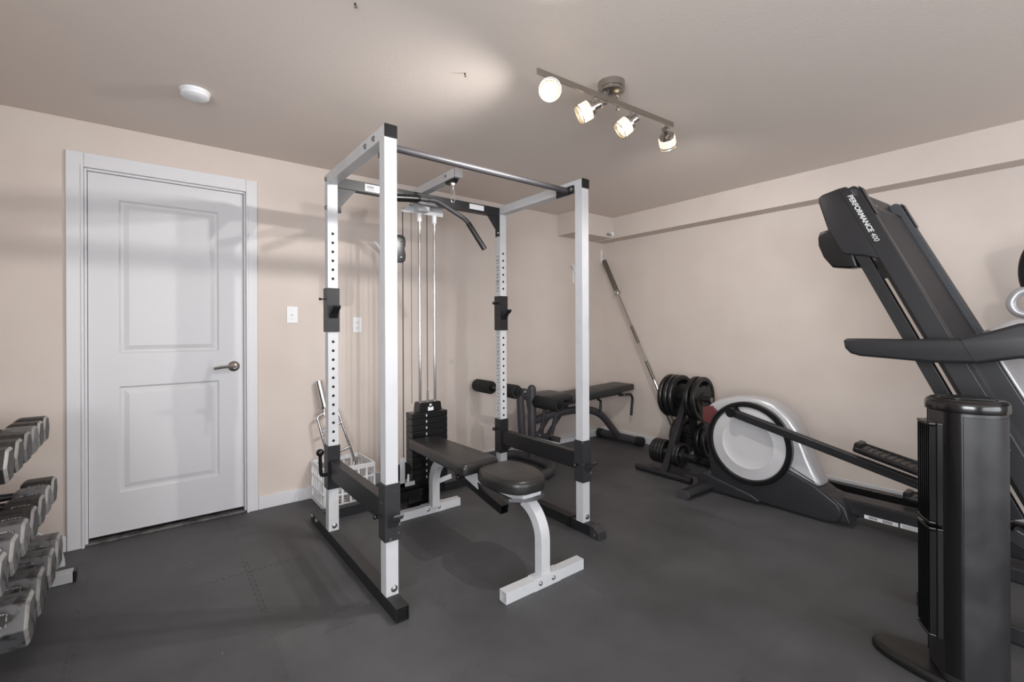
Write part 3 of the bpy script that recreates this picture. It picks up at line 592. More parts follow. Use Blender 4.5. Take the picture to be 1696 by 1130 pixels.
MB().cyl(LP(0.935, 0.475), LP(1.075, 0.525), 0.009, n=14).cyl(LP(0.97, 0.30), LP(1.12, 0.345), 0.009, n=14).build('cross_grip', CHROME, r)
MB().cyl(LP(0.955, 0.585), LP(0.955, 0.64), 0.011).cyl(LP(0.962, 0.632), LP(0.958, 0.645), 0.028).build('collar', NICKEL, r)
MB().cyl(LP(0.958, 0.645), LP(0.927, 0.825), 0.0235, n=24).build('sleeve', CHROME, r)

# ------------------------------------------------------------------ dark bench at the back wall
b2 = root('workout_bench', 'charcoal bench with leg rollers along the back wall by the corner', 'bench', (3.2, 3.14, 0))
AY = 3.13
MB().cyl((3.85, 2.86, 0.047), (3.85, 3.40, 0.047), 0.040, n=24).build('rear_foot', GREYM, b2)
for y0, y1 in ((2.84, 2.90), (3.355, 3.412)): MB().cyl((3.85, y0, 0.047), (3.85, y1, 0.047), 0.0465, n=24).build('foot_cap', RUBBER, b2)
MB().tube([(2.32, 2.70, 0.045), (2.50, 2.715, 0.045), (2.62, 2.84, 0.045), (2.64, 3.05, 0.045), (2.62, 3.28, 0.045), (2.50, 3.385, 0.045), (2.34, 3.395, 0.045)], 0.036, 16, rad=0.12).build('front_foot', GREYM, b2)
MB().cyl((2.63, AY - 0.03, 0.05), (2.63, AY - 0.03, 0.655), 0.037, n=24).ball((2.63, AY - 0.03, 0.655), 0.037).build('front_post', GREYM, b2)
MB().tube([(2.65, AY, 0.36), (2.95, AY, 0.405), (3.33, AY, 0.40), (3.56, AY, 0.33), (3.84, AY, 0.05)], 0.036, 16, rad=0.14, rx=0.03).build('main_spine', GREYM, b2)
MB().tube([(2.50, AY - 0.03, 0.61), (2.50, AY - 0.03, 0.55), (2.515, AY - 0.03, 0.30), (2.53, AY - 0.03, 0.21), (2.60, AY - 0.03, 0.15)], 0.032, 16, rad=0.06).build('leg_lever', GREYM, b2)
MB().prism([(-0.07, 0.03), (0.08, 0.0), (0.13, -0.09), (0.145, -0.24), (0.09, -0.24), (0.05, -0.06), (-0.04, -0.05)], (2.52, AY - 0.055, 0.655), X, Z, (0, 0.05, 0)).build('pivot_plate', GREYM, b2, bevel=0.003)
bolt((2.535, AY - 0.056, 0.637), (0, -1, 0), b2, 0.012)
MB().cyl((2.25, 2.82, 0.692), (2.25, 3.38, 0.692), 0.012, n=14).tube([(2.25, AY - 0.03, 0.69), (2.50, AY - 0.03, 0.62)], 0.022, 12).build('roller_arm', GREYM, b2)
for y0, y1 in ((2.83, 3.0), (3.17, 3.40)):
    f = MB().lathe([(0.001, 0), (0.05, 0), (0.055, 0.012), (0.055, y1 - y0 - 0.012), (0.05, y1 - y0), (0.001, y1 - y0)], (2.25, y0, 0.69), Y, 28).build('foam_roller', FOAM, b2)
    MB().lathe([(0.001, 0), (0.026, 0), (0.024, -0.012), (0.001, -0.014)], (2.25, y0, 0.69), Y, 18).build('roller_cap', BLACKP, f)
f = MB().lathe([(0.001, 0), (0.05, 0), (0.054, 0.012), (0.054, 0.33), (0.05, 0.342), (0.001, 0.342)], (2.66, 2.78, 0.545), Y, 28).build('foam_roller', FOAM, b2)
MB().lathe([(0.001, 0), (0.026, 0), (0.024, -0.012), (0.001, -0.014)], (2.66, 2.78, 0.545), Y, 18).build('roller_cap', BLACKP, f)
MB().slab(rpoly([(2.66, 3.0), (2.74, 2.98), (3.00, 2.985), (3.02, 3.02), (3.02, 3.26), (3.0, 3.29), (2.70, 3.29), (2.66, 3.26)], 0.05), (0, 0, 0.535), X, Y, (-0.05, 0, 1), 0.062, 0.028, 0.012).build('seat_pad', VINYL2, b2, sm=60)
MB().slab(rpoly([(0, -0.14), (0.9, -0.135), (0.9, 0.135), (0, 0.14)], 0.02), (3.035, AY, 0.505), V((1, 0, 0.045)).normalized(), Y, V((-0.045, 0, 1)).normalized(), 0.062, 0.018, 0.01).build('back_pad', VINYL2, b2, sm=60)
MB().beam((3.02, AY, 0.48), (3.86, AY, 0.51), 0.06, 0.03).build('pad_support', GREYM, b2)
for pts in (((3.72, 3.02, 0.505), (3.90, 3.02, 0.50), (3.93, 3.02, 0.46), (3.905, 3.02, 0.28)), ((3.40, 3.02, 0.495), (3.44, 3.02, 0.48), (3.43, 3.02, 0.36))):
    MB().tube(pts, 0.0125, 12, rad=0.03).build('transport_handle', BLACKM, b2)
for p, q in (((2.80, AY - 0.03, 0.55), (2.735, AY - 0.03, 0.22)), ((2.96, AY - 0.03, 0.50), (2.86, AY - 0.03, 0.22)), ((3.12, AY + 0.03, 0.46), (2.86, AY + 0.03, 0.20)), ((2.93, AY + 0.03, 0.42), (2.75, AY + 0.03, 0.22))):
    MB().beam(p, q, 0.03, 0.028).build('strut', GREYM, b2, bevel=0.003)
MB().beam((2.62, AY - 0.03, 0.27), (2.95, AY - 0.03, 0.16), 0.05, 0.05).build('lower_brace', GREYM, b2, bevel=0.003)
for x, y, z in ((2.78, AY - 0.048, 0.50), (2.84, AY - 0.05, 0.53), (2.70, AY - 0.057, 0.243), (3.78, 3.01, 0.505)): bolt((x, y, z), (0, -1, 0), b2, 0.008)
knob((2.80, AY - 0.06, 0.20), (0.3, -0.9, 0), b2, 0.016)

# ------------------------------------------------------------------ barbell
bb2 = root('barbell', 'long chrome barbell leaning upright in the back right corner', 'barbell', (3.80, 2.33, 0))
B0, B1 = V((3.80, 2.335, 0.026)), V((3.925, 3.39, 1.92)); bd = (B1 - B0).normalized()
MB().cyl(B0 + bd * 0.4, B1 - bd * 0.40, 0.0145, n=20).build('shaft', CHROME, bb2)
for a_, b_ in ((0.75, 0.95), (1.15, 1.35)): MB().cyl(B0 + bd * a_, B0 + bd * b_, 0.0152, n=20).build('knurled_grip', KNURL, bb2)
for e, s in ((B1, -1), (B0, 1)):
    MB().cyl(e, e + bd * s * 0.40, 0.0245, n=24).build('sleeve', KNURL, bb2)
    MB().cyl(e + bd * s * 0.40, e + bd * s * 0.425, 0.038, n=24).build('collar', CHROME, bb2)

# ------------------------------------------------------------------ plate tree and plates
tr = root('plate_tree', 'black A-frame plate storage rack by the right wall', 'plate rack', (3.5, 2.17, 0))
TYc = 2.17
MB().cyl((3.215, 1.93, 0.026), (3.215, 2.43, 0.026), 0.025, n=20).build('front_foot', BLACKM, tr)
MB().cyl((3.74, 1.93, 0.026), (3.74, 2.43, 0.026), 0.025, n=20).build('rear_foot', BLACKM, tr)
MB().beam((3.225, TYc, 0.03), (3.575, TYc, 0.64), 0.055, 0.05, up=Y).build('front_upright', BLACKM, tr, bevel=0.003)
MB().beam((3.735, TYc, 0.03), (3.585, TYc, 0.60), 0.05, 0.05, up=Y).build('rear_upright', BLACKM, tr, bevel=0.003)
for x, z, L_ in ((3.575, 0.60, 0.20), (3.335, 0.168, 0.20), (3.69, 0.245, 0.20)):
    for s in (-1, 1): MB().cyl((x, TYc + s * 0.02, z), (x, TYc + s * L_, z), 0.0235, n=20).build('peg', BLACKM, tr)
MB().cyl((3.575, TYc - 0.20, 0.60), (3.575, TYc - 0.206, 0.60), 0.022, n=20).build('peg_cap', ZINC, tr)
def weight_plate(name, R, th, n_open):
    r = root(name, '', 'weight plate', (0, 0, 0)); m = MB(); N = 72; hb = R * 0.30; rim = R * 0.80; rc = 0.026
    def rad(th_, a, b):                                # opening between hub and rim
        return a, b
    # rim ring and hub ring
    m.lathe([(rim, -th * 0.38), (R * 0.84, -th / 2), (R * 0.97, -th / 2), (R, -th * 0.3), (R, th * 0.3), (R * 0.97, th / 2), (R * 0.84, th / 2), (rim, th * 0.38), (rim, -th * 0.38)], (0, 0, 0), Y, N, caps=False)
    m.lathe([(rc, -th * 0.5), (hb, -th * 0.5), (hb, th * 0.5), (rc, th * 0.5), (rc, -th * 0.5)], (0, 0, 0), Y, 40, caps=False)
    # web sectors between the grip openings
    for k in range(3):
        a0 = math.radians(90 + 120 * k + 36); a1 = a0 + math.radians(48)
        if n_open:
            m.prism([(hb * 0.95 * math.cos(a0 - 0.35), hb * 0.95 * math.sin(a0 - 0.35))] + [(rim * 1.01 * math.cos(a0 + (a1 - a0) * i / 8), rim * 1.01 * math.sin(a0 + (a1 - a0) * i / 8)) for i in range(9)] + [(hb * 0.95 * math.cos(a1 + 0.35), hb * 0.95 * math.sin(a1 + 0.35))] + [(hb * 0.9 * math.cos(a1 + 0.35 - (a1 - a0 + 0.7) * i / 5), hb * 0.9 * math.sin(a1 + 0.35 - (a1 - a0 + 0.7) * i / 5)) for i in range(1, 5)], (0, -th * 0.32, 0), X, Z, (0, th * 0.64, 0))
        b0 = a1; b1 = a0 + math.radians(120); w_ = R * 0.60
        m.prism([(w_ * math.cos(b0 - 0.02 + (b1 - b0 + 0.04) * i / 6), w_ * math.sin(b0 - 0.02 + (b1 - b0 + 0.04) * i / 6)) for i in range(7)] + [(hb * 0.9 * math.cos(b1 - (b1 - b0) * i / 6), hb * 0.9 * math.sin(b1 - (b1 - b0) * i / 6)) for i in range(7)], (0, -th * 0.3, 0), X, Z, (0, th * 0.6, 0))
    m.build('disc', PLATEM, r)
    MB().lathe([(rc, -th * 0.53), (0.034, -th * 0.53), (0.034, th * 0.53), (rc, th * 0.53), (rc, -th * 0.53)], (0, 0, 0), Y, 30, caps=False).build('hub_ring', PLATER, r)
    return r
big = weight_plate('large_weight_plate', 0.182, 0.036, True); mid = weight_plate('medium_weight_plate', 0.16, 0.034, True); sml = weight_plate('small_weight_plate', 0.098, 0.026, False)
def put(src, used, x, y, z, label, grp, tilt=0.0):
    o = clone(src, (x, y, z), label, grp) if used else src
    o.location = (x, y, z); o['label'] = label; o['group'] = grp; o.rotation_euler = (0, 0, tilt); return True
ORD = ['outermost', 'second', 'third', 'fourth', 'innermost']
G1 = 'large plates on the top peg'
u = put(big, False, 3.575, 2.045, 0.60, 'large black tri-grip plate at the near end of the top peg', G1, 0.05)
put(big, u, 3.575, 2.100, 0.60, 'large black plate behind the foremost plate on the top peg', G1, 0.02)
for i, y in enumerate((2.24, 2.285, 2.335)):
    put(big, u, 3.575, y, 0.60, ('large black plate just beyond the tree upright on the top peg', 'large black plate in the middle of the far top-peg group', 'large black plate farthest back on the top peg, nearest the barbell')[i], G1, -0.02)
G2 = 'medium plates on the lower rear peg'
v_ = put(mid, False, 3.69, 2.03, 0.245, 'medium black plate nearest the elliptical on the lower rear peg', G2)
put(mid, v_, 3.69, 2.085, 0.245, 'medium black plate between the tree and the nearest lower plate', G2)
put(mid, v_, 3.69, 2.255, 0.245, 'medium black plate just beyond the tree on the lower rear peg', G2)
put(mid, v_, 3.69, 2.315, 0.245, 'medium black plate farthest back on the lower rear peg', G2)
G3 = 'small plates on the front peg'
w_ = put(sml, False, 3.335, 2.085, 0.168, 'small black plate at the near side of the low front peg', G3)
put(sml, w_, 3.335, 2.115, 0.168, 'small black plate against the upright on the near side of the front peg', G3)
for i, y in enumerate((2.225, 2.255, 2.285, 2.315)):
    put(sml, w_, 3.335, y, 0.168, ('small black plate on the far front peg, next to the upright', 'small black plate second from the upright on the far front peg', 'small black plate third from the upright on the far front peg', 'small black plate farthest left on the front peg')[i], G3)

# ------------------------------------------------------------------ elliptical trainer
el = root('elliptical_trainer', 'silver and black elliptical trainer with large round disc by the right wall', 'elliptical', (3.3, 1.3, 0))
sil = [(1.855, 0.565), (1.79, 0.632), (1.73, 0.668), (1.65, 0.695), (1.57, 0.708), (1.50, 0.712), (1.43, 0.705), (1.36, 0.685), (1.30, 0.645), (1.25, 0.60), (1.21, 0.54), (1.18, 0.455), (1.15, 0.37), (1.12, 0.30), (1.088, 0.235), (1.085, 0.21), (1.11, 0.20), (1.17, 0.214), (1.30, 0.27), (1.48, 0.34), (1.66, 0.40), (1.80, 0.46)]
MB().slab([(a, b) for a, b in sil], (3.235, 0, 0), Y, Z, X, 0.17, 0.035, 0.03).build('shroud', SILVER, el, sm=60)
MB().slab([(1.845, 0.60), (1.77, 0.618), (1.72, 0.575), (1.775, 0.475), (1.845, 0.50)], (3.226, 0, 0), Y, Z, X, 0.02, 0.004).build('red_panel', REDP, el)
dk = [(1.84, 0.49), (1.80, 0.32), (1.785, 0.17), (1.76, 0.05), (1.70, 0.018), (1.307, 0.014), (1.04, 0.010), (0.985, 0.030), (0.965, 0.08), (0.985, 0.135), (1.115, 0.218), (1.262, 0.272), (1.4, 0.4), (1.6, 0.45)]
MB().slab(dk, (3.215, 0, 0), Y, Z, X, 0.20, 0.012).build('lower_housing', DARKP, el, sm=50)
C = (3.215, 1.51, 0.398)
MB().lathe([(0.245, 0.03), (0.245, -0.012), (0.252, -0.022), (0.272, -0.022), (0.281, -0.010), (0.281, 0.03)], C, X, 72, caps=False).build('disc_rim', BLACKP, el)
MB().lathe([(0.001, -0.002), (0.10, -0.003), (0.158, -0.009), (0.168, -0.014), (0.172, -0.0155), (0.182, -0.0125), (0.247, -0.004), (0.247, 0.03)], C, X, 72, caps=False).build('drive_disc', DISC, el)
ar = MB().tube([(3.155, 1.585, 0.608), (3.15, 1.25, 0.478), (3.14, 0.60, 0.395 - 0.035), (3.13, 0.15, 0.24)], 0.026, 16, rx=0.026, rad=0.05)
ar = MB().beam((3.155, 1.57, 0.600), (3.11, 0.36, 0.327), 0.045, 0.052).build('pedal_arm', BLACKM, el, bevel=0.010)
MB().cyl((3.12, 1.585, 0.606), (3.20, 1.585, 0.606), 0.032, n=24).build('crank_joint', BLACKP, el)
def pedal(x0, x1, y0, y1, z0, z1, label):
    d = V((0, y1 - y0, z1 - z0)); L_ = d.length; d.normalize(); n_ = V((1, 0, 0)).cross(d); n_ = n_ if n_.z > 0 else -n_
    p = MB().slab(rpoly([(0, 0), (L_, 0), (L_, x1 - x0), (0, x1 - x0)], 0.03), (x0, y0, z0), d, X, n_, 0.03, 0.008)
    o = p.build('pedal', BLACKP, el, sm=50)
    g = MB()
    for k in range(12): g.beam(V((x0 + 0.03, y0, z0)) + d * (L_ * (0.1 + 0.07 * k)) + n_ * 0.031, V((x1 - 0.03, y0, z0)) + d * (L_ * (0.1 + 0.07 * k)) + n_ * 0.031, 0.008, 0.006, up=n_)
    g.build('tread_ribs', DARKP, o)
    MB().slab(rpoly([(0, 0), (L_, 0), (L_, 0.035), (0.02, 0.045)], 0.01), V((x1 - 0.01, y0, z0)), d, n_, X, 0.012, 0.003).slab(rpoly([(0, 0), (0.03, 0), (0.03, 0.05), (0, 0.05)], 0.008), V((x0 + 0.02, y1, z1)) - d * 0.03, d, n_, X, x1 - x0 - 0.04, 0.003).build('side_lip', BLACKP, o)
pedal(3.06, 3.20, 0.46, 0.875, 0.40, 0.502, '')
pedal(3.46, 3.60, 0.30, 0.74, 0.165, 0.17, '')
MB().beam((3.38, 1.02, 0.105), (3.38, -0.45, 0.105), 0.13, 0.095).build('main_rail', DARKP, el, bevel=0.012)
MB().beam((3.60, 1.21, 0.135), (3.60, -0.3, 0.135), 0.05, 0.05).build('pedal_arm', BLACKP, el, bevel=0.008)
MB().slab([(0.93, 0.03), (0.955, 0.12), (1.0, 0.16), (1.16, 0.20), (1.05, 0.02)], (3.23, 0, 0), Y, Z, X, 0.19, 0.012).build('hinge_cover', DARKP, el, sm=50)
m = MB().box(3.3135, 0.724, 0.062, 3.3145, 0.882, 0.084).box(3.3135, 0.56, 0.062, 3.3145, 0.716, 0.087); m.mi = 1
yy = 0.86
for k in range(26):
    wd = (0.0015, 0.003, 0.002)[k % 3]
    if 9 < k < 16: yy -= 0.004; continue
    m.box(3.3128, yy - wd, 0.066, 3.3136, yy, 0.080); yy -= wd + 0.0022
for k in range(4): m.box(3.3128, 0.58, 0.066 + k * 0.0048, 3.3136, 0.706, 0.0672 + k * 0.0048)
m.build('warning_label', [PAPER, INK], el)
MB().tube([(2.915, 1.812, 0.030), (3.10, 1.80, 0.034), (3.30, 1.78, 0.048), (3.62, 1.76, 0.038)], 0.027, 20, rx=0.050, rad=0.1).build('rear_stabilizer', DARKP, el)
MB().tube([(2.905, 1.812, 0.030), (2.917, 1.812, 0.030)], 0.0285, 20, rx=0.052).build('stabilizer_cap', GREYM, el)
MB().slab(rpoly([(1.87, 0.006), (1.87, 0.09), (1.83, 0.135), (1.74, 0.115), (1.60, 0.085), (1.48, 0.06), (1.42, 0.03), (1.44, 0.012), (1.62, 0.012)], 0.02), (3.185, 0, 0), Y, Z, X, 0.15, 0.012).build('base_fairing', DARKP, el, sm=50)
MB().cyl((3.75, -0.50, 0.04), (3.32, -0.50, 0.04), 0.035).build('front_stabilizer', DARKP, el)
MB().beam((3.45, -0.35, 0.1), (3.45, 0.02, 1.35), 0.09, 0.10).build('mast', DARKP, el, bevel=0.015)
MB().tube([(3.36, 0.02, 1.30), (3.36, 0.20, 1.36), (3.36, 0.262, 1.37), (3.36, 0.295, 1.31), (3.36, 0.275, 1.26), (3.36, 0.23, 1.245), (3.36, 0.02, 1.26)], 0.021, 14, rad=0.05).build('handlebar_loop', SILVER, el)
MB().tube([(3.39, 0.14, 1.66), (3.39, 0.225, 1.56), (3.39, 0.24, 1.46), (3.39, 0.225, 1.37), (3.39, 0.12, 1.25), (3.43, 0.0, 1.2)], 0.034, 16, rad=0.06).build('handle_grip', RUBBER, el)
MB().slab(rpoly([(-0.2, 1.30), (0.08, 1.25), (0.1, 1.5), (-0.1, 1.55)], 0.04), (3.42, 0, 0), Y, Z, X, 0.16, 0.02).build('console', DARKP, el, sm=60)

# ------------------------------------------------------------------ folded treadmill
tm = root('folded_treadmill', 'black treadmill with its running deck folded upright, lettered side rail', 'treadmill', (2.60, 0.45, 0))
TD = V((0, 0.435, 0.949)).normalized(); TN = V((0, -TD.z, TD.y))        # along the deck / out of the belt
def tp(s, n, x=0.0): return V((x, 0.757, 1.856)) - TD * s + TN * n                      # s down from the top, n toward the belt side
LETTER = mat('white_lettering', (215, 215, 215), 0.5)
for x0 in (2.60, 3.165):
    near = x0 < 3
    rl = MB().prism(rpoly([(0.0, -0.036), (0.004, 0.024), (0.03, 0.036), (1.62, 0.036), (1.62, -0.036)], 0.012), tp(0, 0, x0), -TD, TN, (0.045, 0, 0)).build('side_rail', DARKP if near else RAILM, tm, bevel=0.004)
    MB().prism([(0.005, 0.0365), (0.15, 0.0365), (0.165, 0.042), (0.02, 0.044)], tp(0.01, 0, x0 + 0.002), -TD, TN, (0.041, 0, 0)).build('rail_end_cap', BLACKP, rl, bevel=0.002)
    MB().prism([(0.01, -0.048), (0.01, -0.0365), (1.6, -0.0365), (1.6, -0.048)], tp(0, 0, x0 + 0.008), -TD, TN, (0.03, 0, 0)).build('rail_channel', BLACKP, rl)
    if near:
        text_mesh('PERFORMANCE', 0.0275, tp(0.035, -0.017, 2.5988), -TD, TN, 'lettering', LETTER, rl, shear=0.28, bold=0.0009, sx=1.08, depth=0.0003)
        text_mesh('400', 0.0275, tp(0.250, -0.017, 2.5988), -TD, TN, 'lettering', LETTER, rl, shear=0.28, sx=1.05, depth=0.0003)
        lg = MB()
        for k in range(3): lg.tube([tp(0.022 + k * 0.009, 0.006, 2.5988), tp(0.034 + k * 0.009, 0.012, 2.5988), tp(0.040 + k * 0.009, 0.020 - 0.003 * k, 2.5988)], 0.0008, 6)
        lg.tube([tp(0.018, 0.006, 2.5988), tp(0.028, 0.020, 2.5988), tp(0.060, 0.022, 2.5988), tp(0.048, 0.006, 2.5988), tp(0.018, 0.006, 2.5988)], 0.0007, 6)
        lg.build('logo_mark', mat('logo_grey', (130, 126, 128), 0.5), rl)
MB().prism([(0.09, -0.018), (0.09, 0.012), (1.05, 0.012), (1.05, -0.018)], tp(0, 0, 2.645), -TD, TN, (0.52, 0, 0)).build('running_belt', BELT, tm, bevel=0.008)
MB().cyl(tp(0.085, -0.004, 2.646), tp(0.085, -0.004, 3.164), 0.016, n=18).build('rear_roller', BLACKP, tm)
MB().box(2.646, 0.660, 1.752, 2.662, 0.685, 1.760).build('roller_bolt', ZINC, tm)
hp = [(0.770, 1.866), (0.80, 1.864), (0.868, 1.850), (0.886, 1.838), (0.884, 1.81), (0.844, 1.67), (0.785, 1.55), (0.765, 1.538), (0.70, 1.525), (0.625, 1.500)]
MB().slab(hp, (2.603, 0, 0), Y, Z, X, 0.60, 0.010).build('rear_end_cap', DARKP, tm, sm=50)
fp = [(0.80, 1.672), (0.846, 1.674), (0.883, 1.666), (0.892, 1.64), (0.890, 1.60), (0.867, 1.538), (0.828, 1.485), (0.76, 1.473), (0.72, 1.475), (0.74, 1.55)]
for x0 in (2.606, 3.12): MB().slab(fp, (x0 + 0.004, 0, 0), Y, Z, X, 0.075, 0.012).build('rear_foot', BLACKP, tm, sm=50)
for x0 in (2.615, 3.15): MB().prism([(0.30, -0.117), (0.30, -0.068), (1.50, -0.068), (1.50, -0.117)], tp(0, 0, x0), -TD, TN, (0.035, 0, 0)).build('deck_frame', BLACKM, tm, bevel=0.003)
MB().prism([(0.89, 0.0), (0.89, 0.112), (1.50, 0.112), (1.58, 0.0)], tp(0, 0, 2.65), -TD, TN, (0.51, 0, 0)).build('motor_housing', DARKP, tm, bevel=0.006)
MB().slab(rpoly([(0.89, 0.0), (1.50, 0.0), (1.50, 0.50), (0.89, 0.50)], 0.03), tp(0, 0.1125, 2.655), -TD, X, TN, 0.012, 0.005).build('motor_hood', SILVER, tm, sm=60)
MB().prism([(0.40, -0.062), (0.40, -0.049), (0.46, -0.049), (0.46, -0.060), (0.44, -0.072), (0.42, -0.072)], tp(0, 0, 2.62), -TD, TN, (0.02, 0, 0)).build('latch', BLACKP, tm)
for x0 in (2.56, 3.17): MB().beam((x0 + 0.03, 0.50, 0.036), (x0 + 0.03, -0.75, 0.036), 0.06, 0.065).build('base_frame', DARKP, tm, bevel=0.008)
MB().beam((2.62, -0.62, 0.035), (3.17, -0.62, 0.035), 0.06, 0.06).build('base_crossbar', DARKP, tm, bevel=0.006)
for x0 in (2.47, 3.215): MB().beam((x0 + 0.03, -0.55, 0.04), (x0 + 0.03, -0.15, 1.10), 0.06, 0.09).build('upright_post', DARKP, tm, bevel=0.012)
for x0 in (2.56, 3.215): MB().beam((x0, -0.45, 0.07), (x0, 0.22, 0.42), 0.05, 0.06).build('lift_arm', DARKP, tm, bevel=0.008)
def handrail(x0, y1):
    hr = [(0.728, 1.132), (0.722, 1.098), (0.70, 1.074), (0.665, 1.064), (0.56, 1.058), (0.42, 1.050), (0.29, 1.054), (0.185, 1.078), (-0.02, 1.09), (-0.2, 1.10), (-0.2, 1.21), (-0.02, 1.22), (0.185, 1.205), (0.26, 1.175), (0.34, 1.150), (0.50, 1.142), (0.66, 1.142), (0.715, 1.141)]
    hr = [(min(a, y1 - 0.02 * abs(b - 1.1) / 0.05) if a > y1 else a, b) for a, b in hr]
    o = MB().slab(hr, (x0, 0, 0), Y, Z, X, 0.070, 0.014).build('handrail', DARKP, tm, sm=50)
    return o
h1 = handrail(2.455, 0.9)
MB().beam((2.4545, 0.341, 1.153), (2.4545, 0.294, 1.052), 0.0012, 0.0035, up=X).build('joint_line', HOLE, h1)
h2 = MB().beam((3.25, 0.40, 1.11), (3.25, -0.2, 1.15), 0.06, 0.08).build('handrail', DARKP, tm, bevel=0.01)
MB().slab(rpoly([(-0.42, 1.10), (-0.1, 1.12), (-0.12, 1.24), (-0.42, 1.42)], 0.03), (2.53, 0, 0), Y, Z, X, 0.69, 0.02).build('console', DARKP, tm, sm=50)
g_ = MB().tube([(2.56, 0.275, 1.166), (2.60, 0.235, 1.196), (2.64, 0.215, 1.207)], 0.016, 16, rad=0.05, rx=0.028).build('pulse_grip', SILVER, tm)
MB().tube([(2.52, 0.05, 1.18), (2.66, 0.14, 1.205), (2.80, 0.13, 1.205), (3.0, 0.10, 1.20), (3.24, 0.0, 1.16)], 0.024, 16, rad=0.06).build('crossbar', BLACKP, tm)
tm.rotation_euler = (0, 0, -0.06)

# ------------------------------------------------------------------ tower fan
fn = root('tower_fan', 'tall black tower fan with vertical louvres standing by the treadmill', 'fan', (2.145, 0.29, 0))
FX, FY, FR = 2.145, 0.29, 0.0985
FD = V((-0.50, 0.866, 0)).normalized(); FS = V((-FD.y, FD.x, 0))           # louvre direction / sideways
MB().slab([(0.25 * math.cos(a), 0.10 * math.sin(a)) for a in [6.2832 * i / 64 for i in range(64)]], (FX, FY + 0.01, 0.001), V((0.04, 1, 0)).normalized(), V((1, -0.04, 0)).normalized(), Z, 0.032, 0.020, 0.004).build('base', BLACKP, fn, sm=60)
body = [(FR * math.cos(a), FR * math.sin(a)) if abs(a) > 0.62 else (FR * 0.82, FR * math.sin(a)) for a in [(-math.pi + 6.2832 * (i + 0.5) / 60) for i in range(60)]]
MB().slab(body, (FX, FY, 0.034), FD, FS, Z, 0.884, 0.004).build('body', FANM, fn, sm=40)
def trim(a0, a1, r0, r1): return [(r1 * math.cos(math.radians(q)), r1 * math.sin(math.radians(q))) for q in [a0 + (a1 - a0) * k / 8 for k in range(9)]] + [(r0 * math.cos(math.radians(q)), r0 * math.sin(math.radians(q))) for q in [a1 + (a0 - a1) * k / 8 for k in range(9)]]
for s in (1, -1): MB().prism([(a, b * s) for a, b in trim(37, 62, FR - 0.004, FR + 0.004)], (FX, FY, 0.06), FD, FS, (0, 0, 0.86)).build('side_trim', GLOSS, fn, bevel=0.002)
for s in (1, -1): MB().prism([(a, b * s) for a, b in trim(64, 176, FR - 0.004, FR + 0.0025)], (FX, FY, 0.06), FD, FS, (0, 0, 0.845)).build('side_panel', FANM, fn, bevel=0.002)
MB().slab([(FR * 1.06 * math.cos(a), FR * 1.06 * math.sin(a)) for a in [6.2832 * i / 60 for i in range(60)]], (FX, FY, 0.916), FD, FS, Z, 0.040, 0.018, 0.003).build('top_cap', GLOSS, fn, sm=60)
MB().slab(rpoly([(-0.07, -0.05), (0.06, -0.05), (0.06, 0.05), (-0.07, 0.05)], 0.03), (FX, FY, 0.9555), FD, FS, Z, 0.005, 0.002).build('control_panel', BLACKP, fn)
MB().prism(trim(150, 162, FR + 0.0025, FR + 0.0035), (FX, FY, 0.800), FD, FS, (0, 0, 0.002)).build('panel_notch', ZINC, fn)
def grille(z0, z1):
    g = MB().prism([(0.079, -0.056), (0.096, -0.050), (0.096, 0.050), (0.079, 0.056)], (FX, FY, z0), FD, FS, (0, 0, z1 - z0)).build('grille_frame', GLOSS, fn, bevel=0.003)
    for k in range(7):
        o_ = -0.045 + k * 0.015
        MB().prism([(0.0965, o_ - 0.0025), (0.113, o_ - 0.001), (0.113, o_ + 0.001), (0.0965, o_ + 0.0025)], (FX, FY, z0 + 0.012), FD, FS, (0, 0, z1 - z0 - 0.024)).build('louvre', GLOSS, g)
    for zz in (z0, z1 - 0.010): MB().prism([(0.096, -0.050), (0.116, -0.045), (0.119, 0.0), (0.116, 0.045), (0.096, 0.050)], (FX, FY, zz), FD, FS, (0, 0, 0.010)).build('grille_edge', GLOSS, g, bevel=0.003)
grille(0.535, 0.875); grille(0.16, 0.525)

# ------------------------------------------------------------------ dumbbell rack and dumbbells
dk_ = root('dumbbell_rack', 'three-tier dumbbell rack with light grey foot left of the door', 'dumbbell rack', (-0.55, 2.2, 0))
GF = mat('light_grey_powder_coat', (176, 176, 178), 0.4, bump=0.05, bscale=300)
for y in (3.03, 0.9):
    f = MB().beam((-0.74, y, 0.026), (-0.298, y, 0.026), 0.055, 0.05).build('foot', GF, dk_, bevel=0.003)
    MB().beam((-0.298, y, 0.026), (-0.286, y, 0.026), 0.057, 0.052).build('foot_cap', BLACKP, f, bevel=0.004)
    MB().beam((-0.74, y + 0.06, 0.04), (-0.74, y + 0.06, 0.80), 0.05, 0.05).build('upright', GREYM, dk_, bevel=0.003)
    arc = [(-0.66, 0.31)] + [(-0.66 + 0.325 * math.sin(a), 0.05 + 0.26 * math.cos(a)) for a in [math.pi / 2 * i / 14 for i in range(1, 15)]] + [(-0.37, 0.05), (-0.42, 0.05), (-0.62, 0.24)]
    MB().prism(arc, (0, y + 0.07, 0), X, Z, (0, 0.02, 0)).build('side_plate', WHITE, dk_)
TIERS = ((0.66, -0.385, 0.045), (0.372, -0.36, 0.05), (0.108, -0.335, 0.062))
